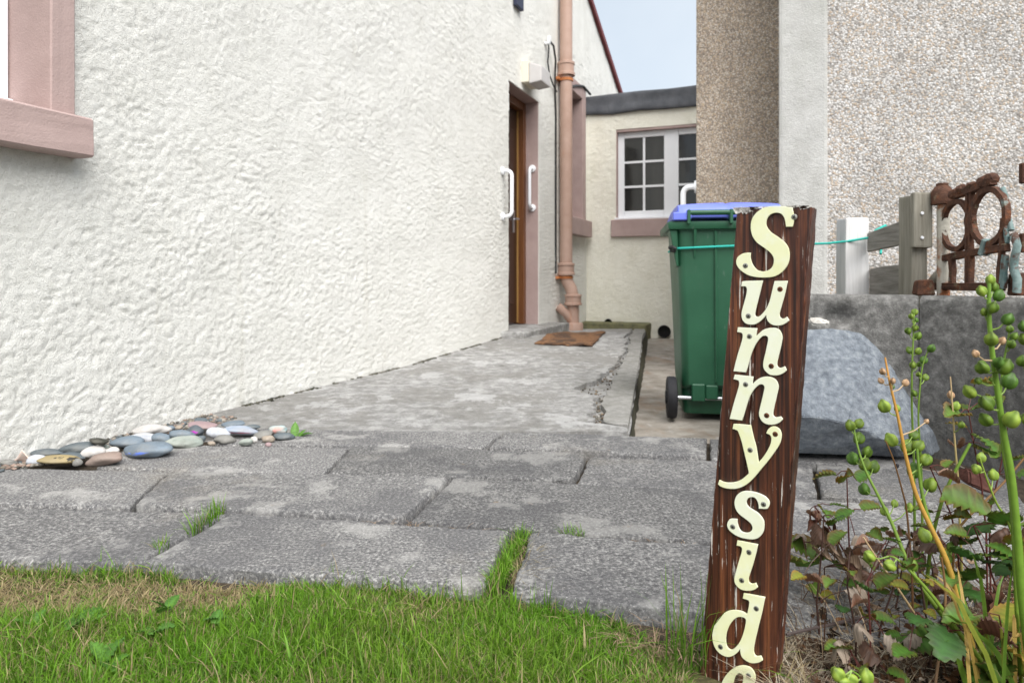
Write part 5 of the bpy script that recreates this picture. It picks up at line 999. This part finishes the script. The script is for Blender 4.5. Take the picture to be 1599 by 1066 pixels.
bramble(1.10, [[(1520, 820), (1540, 870), (1560, 930), (1575, 1000)], [(1490, 860), (1520, 900), (1560, 940)]], [(1530, 835, 38, 'g'), (1556, 818, 34, 'g'), (1500, 868, 34, 'g'), (1545, 880, 36, 'g'), (1575, 850, 30, 'r'), (1520, 905, 38, 'g'), (1570, 900, 34, 'g'), (1590, 930, 34, 'g'), (1560, 940, 30, 'b'), (1590, 820, 26, 'g'), (1510, 835, 22, 'r'), (1480, 890, 24, 'g'), (1543, 850, 26, 'g'), (1560, 862, 28, 'g'), (1532, 868, 30, 'g'), (1585, 875, 30, 'y'), (1525, 935, 30, 'g'), (1500, 920, 28, 'g'), (1595, 960, 28, 'y')], 'leafy green bramble clump at the right picture edge')
bramble(.98, [[(1430, 955), (1470, 985), (1500, 1020), (1520, 1080)], [(1560, 960), (1570, 1010), (1575, 1090)]], [(1480, 985, 44, 'g'), (1465, 1010, 38, 'g'), (1500, 1030, 44, 'g'), (1440, 965, 30, 'g'), (1420, 1015, 26, 'g'), (1570, 985, 40, 'y'), (1585, 1020, 40, 'y'), (1545, 1010, 34, 'g'), (1520, 960, 34, 'g'), (1555, 1050, 40, 'g'), (1480, 945, 22, 'b'), (1530, 990, 26, 'b'), (1515, 985, 30, 'g'), (1450, 990, 26, 'g'), (1500, 975, 28, 'g'), (1565, 1030, 34, 'g'), (1590, 1055, 34, 'y'), (1535, 1045, 30, 'b')], 'low bramble leaves at the bottom right corner')
bramble(1.0, [[(1355, 905), (1358, 960), (1360, 1030), (1362, 1080)], [(1330, 1020), (1350, 1050), (1362, 1085)]], [(1325, 1012, 28, 'g'), (1368, 915, 22, 'r'), (1350, 920, 20, 'g'), (1352, 965, 20, 'r'), (1385, 1048, 22, 'g'), (1340, 1042, 22, 'r'), (1345, 1000, 22, 'b'), (1310, 1000, 20, 'b'), (1392, 860, 12, 'g'), (1385, 842, 13, 'g'), (1380, 990, 20, 'b'), (1350, 940, 16, 'b'), (1335, 975, 20, 'b'), (1325, 1040, 20, 'b')], 'small bramble sprig with dried leaves in the dead grass right of the sign')

def pod_mesh(name, seed, c, c2):
    r = random.Random(seed); V, C, Fc = [], [], []; nu, nv = 18, 10
    for j in range(nv + 1):
        ph = math.pi * j / nv; zz = -math.cos(ph); rr = math.sin(ph) ** .85
        if zz > .6: rr *= .86
        for i in range(nu):
            th = 2 * math.pi * i / nu; k = 1 + .20 * (abs(math.cos(1.5 * th)) ** .7 - .6) * 2 * min(1, rr * 1.5); rad = rr * k; z = zz * 1.10 + (.28 * max(0, zz - .82) / .18)
            V.append((rad * math.cos(th), rad * math.sin(th), z)); m_ = .5 - .5 * math.cos(3 * th); s_ = r.uniform(.9, 1.1)
            C.append([(c[q] * (1 - .75 * m_) + c2[q] * .75 * m_) * s_ * (1 if zz < .9 else .6) for q in range(3)])
    for j in range(nv):
        for i in range(nu): Fc.append((j * nu + i, j * nu + (i + 1) % nu, (j + 1) * nu + (i + 1) % nu, (j + 1) * nu + i))
    me = npmesh(name, np.array(V), np.array(Fc), np.array(C)); me.materials.append(MT['pod']); return me
PODM = {'g': [pod_mesh('seed_pod', 1, (.13, .215, .022), (.05, .10, .012)), pod_mesh('seed_pod', 2, (.175, .25, .03), (.075, .135, .015)), pod_mesh('seed_pod', 3, (.085, .18, .022), (.04, .09, .014))],
        'l': [pod_mesh('seed_pod', 4, (.27, .37, .05), (.13, .22, .03))], 'd': [pod_mesh('seed_pod', 5, (.50, .33, .19), (.30, .17, .09))]}
def stalk(Y, pts, r0, r1, c0, c1, pods, label, extra=(), dY=0.0):
    n = len(pts); P3 = [at(x, y, Y + dY * i / (n - 1)) for i, (x, y) in enumerate(pts)]
    if P3[-1].z > -.04: P3.append(Vector((P3[-1].x + (P3[-1].x - P3[-2].x) * .3, P3[-1].y, -.06)))
    # smooth the polyline
    S = []
    for i in range(len(P3) - 1):
        p1, p2 = P3[i], P3[i + 1]; p0 = P3[max(i - 1, 0)]; p3 = P3[min(i + 2, len(P3) - 1)]
        for t in (0, .25, .5, .75): S.append(.5 * (2 * p1 + (p2 - p0) * t + (2 * p0 - 5 * p1 + 4 * p2 - p3) * t * t + (3 * p1 - p0 - 3 * p2 + p3) * t ** 3))
    S.append(P3[-1]); k = len(S); t_ = thing('seed_stalk', (S[-1].x, S[-1].y, -.06), label, 'plant', 'bluebell seed stalks in the bed'); cm = CM()
    cm.tube(S, [r0 + (r1 - r0) * i / (k - 1) for i in range(k)], [tuple(c0[q] + (c1[q] - c0[q]) * i / (k - 1) for q in range(3)) for i in range(k)], 8)
    for (x, y, rp, kd) in pods:
        p = at(x, y, Y + prng.uniform(-.018, .018)); q = min(S, key=lambda s_: (s_ - p - Vector((0, 0, -.012))).length); rad = rp / F * Y * .94
        d = (p - q); d = d.normalized() if d.length > 1e-4 else Vector((0, 0, 1)); cc = DRY if kd == 'd' else (.20, .30, .06)
        mid = q.lerp(p, .5) + Vector((0, 0, -.004)); cm.tube([q, mid, p], [.0013, .0009, .0009], cc, 5)
        up = (d * .8 + Vector((prng.uniform(-.3, .3), prng.uniform(-.5, .2), .8))).normalized(); o = link('seed_pod', prng.choice(PODM[kd]), None, t_, p - wloc(t_))
        o.rotation_euler = (up.to_track_quat('Z', 'Y') @ Matrix.Rotation(prng.uniform(0, 6), 4, 'Z').to_quaternion()).to_euler(); s_ = rad * prng.uniform(.92, 1.06); o.scale = (s_ * .93, s_ * .93, s_)
    for (pts2, ra, cc) in extra: cm.tube([at(x, y, Y) for x, y in pts2], ra, cc, 6)
    cm.build('stem', MT['stem'], t_); return t_
def z4(L): return [(1380 + x / 4.443, 420 + y / 4.443, r / 4.443, k) for x, y, r, k in L]
def z7(L): return [(1240 + x / 3.554, 480 + y / 3.554, r / 3.554, k) for x, y, r, k in L]
def z5(L): return [(1280 + x / 4.442, 660 + y / 4.442, r / 4.442, k) for x, y, r, k in L]
stalk(.90, [(1545, 436), (1544, 480), (1547, 530), (1556, 600), (1568, 680), (1579, 740), (1588, 830), (1596, 930), (1612, 1060), (1622, 1150)], .0022, .0068, (.14, .25, .03), (.12, .22, .02),
      z4([(740, 75, 33, 'l'), (680, 155, 36, 'l'), (765, 125, 31, 'g'), (795, 185, 38, 'g'), (755, 270, 40, 'g'), (695, 300, 26, 'g'), (860, 350, 42, 'g'), (745, 487, 44, 'g'), (822, 500, 27, 'd'), (636, 587, 27, 'd'), (683, 683, 46, 'g'), (840, 680, 56, 'g'), (800, 650, 40, 'g'), (870, 780, 54, 'g'), (655, 775, 25, 'g'), (598, 852, 42, 'l'), (715, 930, 50, 'g'), (710, 1045, 46, 'g'), (890, 1045, 58, 'l'), (745, 765, 16, 'g')]), 'thickest green seed stalk crowned with big pods at the right')
stalk(.97, [(1578, 505), (1572, 540), (1565, 580), (1562, 640), (1566, 700), (1580, 800), (1590, 1000), (1600, 1130)], .001, .003, (.14, .24, .03), (.12, .2, .02), z4([(872, 415, 28, 'g'), (905, 470, 30, 'g'), (885, 522, 28, 'g')]), 'slim stalk with three small pods right of the thickest stalk')
stalk(.93, [(1604, 490), (1606, 560), (1608, 700), (1612, 900), (1616, 1150)], .002, .004, (.14, .24, .03), (.12, .2, .02), z4([(972, 400, 36, 'g'), (978, 490, 38, 'g'), (958, 638, 36, 'g'), (985, 1040, 40, 'g')]), 'stalk with pods half cut by the right picture edge')
stalk(1.36, [(1427, 487), (1426, 530), (1424, 580), (1424, 640), (1427, 720), (1428, 800), (1430, 905)], .0012, .0032, (.15, .25, .03), (.12, .2, .03), z4([(215, 300, 25, 'g'), (190, 328, 18, 'g'), (225, 355, 17, 'g'), (170, 430, 26, 'g'), (217, 410, 25, 'g'), (238, 465, 28, 'g'), (178, 565, 26, 'g'), (237, 570, 26, 'g'), (203, 667, 26, 'g'), (245, 660, 20, 'g')]), 'tall slender stalk with two rows of small round pods before the wall')
stalk(1.34, [(1450, 545), (1441, 570), (1437, 600), (1434, 650), (1438, 720), (1440, 800), (1440, 910)], .001, .0028, (.15, .25, .03), (.12, .2, .03), z4([(328, 550, 27, 'g'), (277, 632, 27, 'g'), (288, 752, 26, 'g'), (240, 730, 18, 'g'), (212, 862, 22, 'g')]), 'slender stalk leaning on the tall one, pods on its right side')
stalk(1.12, [(1382, 558), (1390, 600), (1402, 650), (1414, 710), (1430, 770), (1452, 820), (1478, 875), (1498, 940), (1515, 1000), (1538, 1070), (1550, 1120)], .0014, .0062, STO, STY, z7([(500, 548, 33, 'l'), (573, 560, 19, 'l'), (545, 440, 14, 'g'), (492, 355, 18, 'd'), (482, 408, 17, 'd'), (548, 408, 17, 'd'), (617, 418, 20, 'd'), (541, 735, 37, 'l'), (662, 708, 32, 'g'), (625, 770, 36, 'g'), (690, 770, 33, 'g'), (665, 905, 40, 'g'), (720, 845, 34, 'g'), (740, 845, 30, 'g'), (757, 985, 39, 'g'), (735, 632, 14, 'd')]), 'yellow-orange withering stalk with mixed green and dry pods', dY=-.10)
stalk(1.10, [(1432, 700), (1438, 760), (1450, 810), (1470, 860), (1492, 910), (1515, 970), (1548, 1050), (1565, 1110)], .002, .006, STG, (.13, .20, .02), z5([(918, 865, 40, 'g'), (873, 938, 42, 'g'), (725, 783, 45, 'l')]), 'green stalk running beside the yellow-orange withering one', dY=-.08)
stalk(1.14, [(1332, 662), (1340, 700), (1352, 735), (1372, 775), (1392, 815), (1408, 855), (1426, 895), (1460, 945), (1505, 1000), (1560, 1070), (1575, 1120)], .0014, .0046, (.14, .24, .03), (.13, .20, .02), z7([(310, 655, 29, 'g'), (360, 645, 27, 'g'), (358, 725, 32, 'g'), (405, 800, 31, 'g'), (327, 838, 34, 'g'), (390, 868, 34, 'g'), (440, 885, 33, 'g'), (390, 1007, 33, 'g')]) + z5([(450, 612, 32, 'l'), (518, 560, 25, 'l'), (622, 590, 33, 'l')]), 'leaning green stalk with a cluster of pods, nearest the sign', dY=-.14)
stalk(1.0, [(1388, 868), (1400, 872), (1425, 895), (1460, 935), (1500, 990), (1545, 1050), (1570, 1120)], .0012, .004, (.16, .25, .03), (.13, .20, .02), z5([(345, 925, 40, 'l'), (485, 990, 44, 'l'), (640, 985, 42, 'g')]), 'low curved stalk with three pale pods above the dead leaves', dY=-.04)
stalk(1.22, [(1484, 588), (1487, 630), (1491, 690), (1496, 750), (1499, 820), (1502, 900), (1504, 960)], .001, .003, DRY, (.26, .27, .03), z7([(870, 485, 22, 'd'), (897, 548, 23, 'l'), (927, 650, 20, 'g')]), 'straight thin yellow stalk with a dry tip before the wall')
stalk(1.08, [(1530, 715), (1540, 745), (1556, 785), (1574, 815), (1590, 870), (1600, 960), (1606, 1070)], .0011, .003, (.20, .28, .04), (.14, .22, .03), z5([(1085, 320, 36, 'l'), (1203, 362, 38, 'l'), (1118, 242, 34, 'l')]), 'pale stalk with three light green pods at right')
stalk(1.18, [(1515, 692), (1500, 720), (1484, 750), (1470, 785), (1458, 830), (1450, 880), (1445, 950)], .0024, .0034, STG, (.13, .18, .02), [], 'bare green stalk leaning to the right')
stalk(.92, [(1330, 1046), (1345, 1058), (1362, 1085), (1372, 1130)], .001, .002, STG, STG, [(1308, 1052, 11, 'l'), (1330, 1060, 10, 'l'), (1352, 1056, 11, 'l'), (1318, 1066, 9, 'l')], 'lowest cluster of bright pods at the bottom edge')
stalk(1.05, [(1348, 838), (1372, 875), (1400, 915), (1430, 960), (1455, 996)], .0012, .0022, DRY, (.5, .36, .18), [], 'dry straw-coloured stem slanting over the dead leaves')
stalk(.98, [(1470, 870), (1476, 920), (1474, 980), (1464, 1040), (1456, 1110)], .0014, .0022, STB, (.30, .19, .11), [], 'brown dry stem standing before the bramble leaves')
stalk(1.1, [(1383, 688), (1396, 720), (1410, 770), (1416, 800), (1424, 900)], .001, .002, STB, (.14, .07, .03), [], 'dark brown hooked stem between boulder and pods')
stalk(1.15, [(1599, 715), (1570, 750), (1535, 785), (1505, 815), (1490, 850)], .0016, .0022, STB, (.2, .12, .04), [], 'brown stem slanting up to the right picture edge')

SPR = ['withered bramble sprig, %s' % w_ for w_ in ('its leaves curling behind the dark twig', 'standing among the pods of the low curved stalk', 'growing between the yellow-orange stalk and the wall', 'half hidden by the thickest green stalk', 'rising from the straw at the sign foot', 'leaning over the flat slab right of the sign', 'tucked under the brown dry stem', 'crowding the leafy clump at the right edge', 'poking up before the dark red stone', 'mixed with the strappy leaves', 'nearest the bottom edge right of the sign')]
for q in range(11):
    px = prng.uniform(1262, 1590); top = prng.uniform(770, 960) if px < 1440 else prng.uniform(820, 1000); Yq = prng.uniform(.98, 1.30); bot = min(1150, 430 + (H + .05) * F / Yq)
    if bot < top + 60: top = bot - 90
    dx = prng.uniform(-50, 50); st_ = [(px + dx, top), (px + dx * .75 + prng.uniform(-12, 12), top + (bot - top) * .25), (px + dx * .3 + prng.uniform(-12, 12), top + (bot - top) * .6), (px, bot)]
    lv = [(px + dx * .7 + prng.uniform(-34, 34), top + prng.uniform(-8, (bot - top) * .6), prng.uniform(11, 21), prng.choice('bbggrbgry')) for _ in range(prng.randint(6, 10))]
    bramble(Yq, [st_], lv, SPR[q], (.06, .03, .022))
def strap_leaves():
    t = thing('strap_leaves', at(1560, 1120, .93), 'clump of long strappy green and yellow leaves at the bottom right', 'plant')
    for q in range(20):
        b = at(1560 + prng.uniform(-45, 60), 1130, .93 + prng.uniform(-.04, .08)); b.z = -.06; tip = at(prng.uniform(1440, 1600), prng.uniform(860, 1010), .93 + prng.uniform(-.05, .12)); w = prng.uniform(.0025, .0055); cols = prng.choice([((.10, .19, .02), (.12, .22, .025)), ((.12, .20, .02), (.30, .27, .04)), ((.40, .28, .06), (.46, .30, .10)), ((.09, .17, .02), (.11, .2, .02))])
        V, Fc, C = [], [], []; n = 12
        for i in range(n):
            u = i / (n - 1); p = b.lerp(tip, u) + Vector((0, 0, .05 * math.sin(math.pi * u) * prng.uniform(.9, 1.1))); ww = w * (1 - u ** 3) * (.7 + .3 * u) + .0004; c = np.array(cols[0]) * (1 - u) + np.array(cols[1]) * u
            for k, dz in ((-1, 0), (0, -.35), (1, 0)): V.append(p + Vector((k * ww, .2 * k * ww, dz * ww)) - wloc(t)); C.append(c * (.8 if k == 0 else 1))
        for i in range(n - 1):
            for k in range(2): Fc.append((i * 3 + k, i * 3 + k + 1, i * 3 + k + 4, i * 3 + k + 3))
        link('leaf', npmesh('leaf', np.array([tuple(v) for v in V]), np.array(Fc), np.array(C)), MT['leaf'], t)
strap_leaves()

# ------------------------------------------------------------------ weeds
def weed(px, py, n, s_, label, tilt=(.2, .9)):
    p = G(px, py, -.025); t = thing('weed', p, label, 'weed', 'broad-leaved weeds')
    for i in range(n): leaf(t, p + Vector((prng.uniform(-.008, .008), prng.uniform(-.006, .006), .006 + .012 * prng.random())), s_ * prng.uniform(.5, .9), 'w', (prng.uniform(*tilt), prng.uniform(-.3, .3), 2 * math.pi * i / n + prng.uniform(-.4, .4)))
w_ = thing('weed', G(462, 682), 'glossy green weed at the end of the pebble row', 'weed', 'broad-leaved weeds')
for (dx, sz, rx, rz) in ((-.004, .055, 1.25, .25), (.012, .035, .8, -.6), (.02, .04, .5, -1.2), (.0, .03, .6, 1.0)): leaf(w_, G(462, 682) + Vector((dx, 0, .002)), sz, 'w', (rx, 0, rz))
weed(165, 1050, 5, .055, 'broad-leaved weed low in the lawn at the bottom left'); weed(240, 1000, 4, .042, 'broad-leaved weed in the lawn right of the bottom left one'); weed(128, 985, 4, .05, 'pale weed leaves in the dry lawn patch'); weed(258, 965, 3, .045, 'upright dark weed leaves in the lawn under the left joint', (.7, 1.2)); weed(50, 985, 3, .04, 'small weed near the left picture edge', (.5, 1.2)); weed(335, 985, 3, .035, 'yellow-green small weed in the mid lawn', (.6, 1.2))

# ------------------------------------------------------------------ dead leaves, straw and twigs
def litter_leaves(n, seed):
    r = np.random.default_rng(seed); V, C, Fc = [], [], []
    tones = np.array([(.13, .065, .035), (.24, .165, .11), (.34, .28, .22), (.065, .032, .02), (.18, .09, .042), (.045, .03, .02), (.09, .055, .035)])
    for q in range(n):
        px = r.uniform(1245, 1660); lo_ = np.interp(px, [1245, 1300, 1400, 1660], [1000, 880, 845, 835]); py = lo_ + (1130 - lo_) * r.random() ** .8; p = G(px, py, -.03 + r.uniform(-.012, .03)); s_ = r.uniform(.008, .021); a = r.uniform(0, 6.28); tx, ty = r.normal(0, .7, 2); cu = r.uniform(-.9, 1.5)
        rot = (Matrix.Rotation(a, 3, 'Z') @ Matrix.Rotation(tx, 3, 'X') @ Matrix.Rotation(ty, 3, 'Y')); c = tones[r.integers(len(tones))] * r.uniform(.6, 1.15); b = len(V)
        for i in range(7):
            t = i / 6; w = .40 * math.sin(math.pi * (.05 + .92 * t)) ** .8
            for k in (-1, -.5, 0, .5, 1):
                V.append(p + rot @ Vector((k * w * (r.uniform(.7, 1.1) if abs(k) == 1 else 1), t - .5 + r.normal(0, .02), cu * k * k * w * 1.3 - .8 * cu * (t - .5) ** 2 + r.normal(0, .045))) * s_); C.append(c * (1.2 if k == 0 else r.uniform(.75, 1.1)))
        for i in range(6):
            for k in range(4): Fc.append((b + i * 5 + k, b + i * 5 + k + 1, b + i * 5 + k + 6, b + i * 5 + k + 5))
    return npmesh('leaf_litter', np.array([tuple(v) for v in V]), np.array(Fc), np.array(C))
tag(link('leaf_litter', litter_leaves(2000, 5), MT['litter']), 'brown and pale dead leaves covering the bed on the right', 'leaf litter', kind='stuff')
def straw(n, seed):
    r = np.random.default_rng(seed); px = np.where(r.random(n) < .55, r.uniform(1205, 1420, n), r.uniform(1240, 1660, n)); lo_ = np.interp(px, [1205, 1260, 1320, 1400, 1660], [1000, 985, 890, 850, 840]); py = lo_ + (1130 - lo_) * r.random(n)
    Y = (H + .03) * F / (py - CY); X = (px - CX) / F * Y; base = np.stack([X, Y, np.full(n, -.045) + r.uniform(0, .03, n)], -1); h = r.uniform(.03, .14, n); v = r.random(n)[:, None]
    col = np.array((.36, .29, .19)) * (1 - v) + np.array((.52, .46, .36)) * v; col = np.where(r.random(n)[:, None] < .5, np.array((.11, .07, .045)) * (.6 + v), col)
    az = r.uniform(0, 6.28, n); c_ = blades(base, h * .35, r.uniform(.0009, .0019, n), az, r.uniform(1.2, 3.2, n), col * .8, col, r.uniform(0, 3.14, n))
    m = 420; px = r.uniform(1235, 1640, m); py = r.uniform(900, 1140, m); Y = (H + .05) * F / (py - CY); b2 = np.stack([(px - CX) / F * Y, Y, np.full(m, -.055)], -1); v2 = r.random(m)[:, None]
    k2 = np.where(r.random(m)[:, None] < .6, np.array((.10, .05, .03)), np.array((.38, .28, .17))) * (.6 + .7 * v2)
    d_ = blades(b2, r.uniform(.05, .16, m), r.uniform(.0012, .0026, m), r.uniform(0, 6.28, m), r.uniform(.1, 1.2, m), k2 * .8, k2, r.uniform(0, 3.14, m))
    return npmesh('straw', np.concatenate([c_[0], d_[0]]), np.concatenate([c_[1], d_[1] + len(c_[0])]), np.concatenate([c_[2], d_[2]]))
tag(link('straw', straw(8500, 6), MT['litter']), 'tangle of dead grass stems at the right foot of the sign', 'dead grass', kind='stuff')
def joint_debris():
    r = np.random.default_rng(9); B = []
    for (a, b, n, sp) in (((960, 985), (1100, 1000), 260, .03), ((950, 835), (1090, 852), 70, .006), ((560, 810), (780, 828), 60, .005)):
        A, B_ = G(*a), G(*b); t = r.random(n); q = np.outer(1 - t, np.array(A)) + np.outer(t, np.array(B_)); q[:, :2] += r.normal(0, sp, (n, 2)); q[:, 2] = -.02 + r.uniform(0, .015, n); B.append(q)
    B = np.concatenate(B); n = len(B); v = r.random(n)[:, None]; col = np.array((.34, .24, .16)) * (.5 + .7 * v)
    return npmesh('dry_scraps', *blades(B, r.uniform(.006, .02, n), r.uniform(.001, .002, n), r.uniform(0, 6.28, n), r.uniform(1, 3, n), col * .8, col, r.uniform(0, 3.14, n)))
tag(link('dry_scraps', joint_debris(), MT['litter']), 'dry plant scraps along the slab edges by the sign', 'debris', kind='stuff')
for (pts, rr, lb) in (([(1228, 990), (1262, 982), (1300, 974), (1342, 964)], .0034, 'dark bent twig lying on the slab right of the sign'), ([(1430, 730), (1460, 736), (1490, 745)], .002, 'pale thin twig on the concrete before the boulder'), ([(1470, 716), (1500, 728), (1530, 741)], .002, 'thin twig along the foot of the garden wall')):
    cm = CM(); cm.tube([G(x, y, .004 + .004 * (i % 2)) for i, (x, y) in enumerate(pts)], [rr * (.7 + .3 * i / len(pts)) for i in range(len(pts))], (.07, .05, .045) if rr > .003 else (.3, .26, .21), 6); tag(cm.build('twig', MT['stem'], None), lb, 'twig')
# small gravel under the pebbles
def gravel():
    r = np.random.default_rng(4); bm = bmesh.new(); bmesh.ops.create_icosphere(bm, subdivisions=1, radius=1); iv = np.array([tuple(v.co) for v in bm.verts]); fi = np.array([[v.index for v in f.verts] for f in bm.faces]); bm.free(); V, Fc, C = [], [], []
    for q in range(520):
        t = r.random(); s_ = -.1 + .9 * t; o = r.random() * np.interp(t, [0, .15, .35, 1], [.05, .12, .20, .18]) + .015; p = W(s_, 0, o); k = r.uniform(.004, .011); v = iv * np.array([1, 1, .6]) * k * r.uniform(.7, 1.3, 3) + r.normal(0, .001, iv.shape) + np.array((p.x, p.y, .004))
        Fc.append(fi + len(V) * len(iv)); V.append(v); c = np.array([(.13, .15, .16), (.25, .22, .18), (.34, .31, .27), (.10, .09, .075), (.30, .22, .18)][r.integers(5)]) * r.uniform(.7, 1.2); C.append(np.tile(c, (len(iv), 1)))
    return npmesh('gravel', np.concatenate(V), np.concatenate(Fc), np.concatenate(C))
tag(link('gravel', gravel(), MT['litter']), 'small mixed gravel between the pebbles and the cottage wall', 'gravel', kind='stuff')

def wall_foot_moss():
    r = np.random.default_rng(14); bm = bmesh.new(); bmesh.ops.create_icosphere(bm, subdivisions=1, radius=1); iv = np.array([tuple(v.co) for v in bm.verts]); fi = np.array([[v.index for v in f.verts] for f in bm.faces]); bm.free(); V, Fc, C = [], [], []
    for q in range(900):
        s_ = 1.0 + 3.1 * r.random() ** 1.15
        if fbm(np.array(s_ * 6.), np.array(.5), 3, 3) < .36: continue
        p = W(s_, 0, .012 + abs(r.normal(0, .012))); k = r.uniform(.003, .009); v = iv * np.array([1, 1, .9]) * k * r.uniform(.6, 1.4, 3) + r.normal(0, .0012, iv.shape) + np.array((p.x, p.y, float(ramp_z(p.y)) + .004))
        Fc.append(fi + len(V) * len(iv)); V.append(v); c = np.array([(.05, .05, .035), (.09, .085, .06), (.14, .13, .11), (.04, .04, .03), (.20, .19, .16)][r.integers(5)]) * r.uniform(.7, 1.2); C.append(np.tile(c, (len(iv), 1)))
    for q in range(230):          # rubble in the broken strip beside the kerb
        y_ = 2.68 + 2.2 * r.random() ** 1.4; lo_, hi_ = float(topping_edge(np.array(y_))), float(kerb_left(np.array(y_)))
        if hi_ - lo_ < .01: continue
        k = r.uniform(.002, .008); p = np.array((r.uniform(lo_, hi_), y_, float(ramp_z(y_)) - .020 + k * .4)); v = iv * np.array([1, 1, .7]) * k * r.uniform(.6, 1.3, 3) + r.normal(0, .001, iv.shape) + p
        Fc.append(fi + len(V) * len(iv)); V.append(v); c = np.array([(.16, .145, .12), (.28, .26, .23), (.36, .34, .31), (.09, .075, .06), (.22, .17, .12)][r.integers(5)]) * r.uniform(.7, 1.2); C.append(np.tile(c, (len(iv), 1)))
    return npmesh('moss', np.concatenate(V), np.concatenate(Fc), np.concatenate(C))
tag(link('moss', wall_foot_moss(), MT['litter']), 'dark moss and grit along the cottage wall foot and the broken kerb', 'moss', kind='stuff')
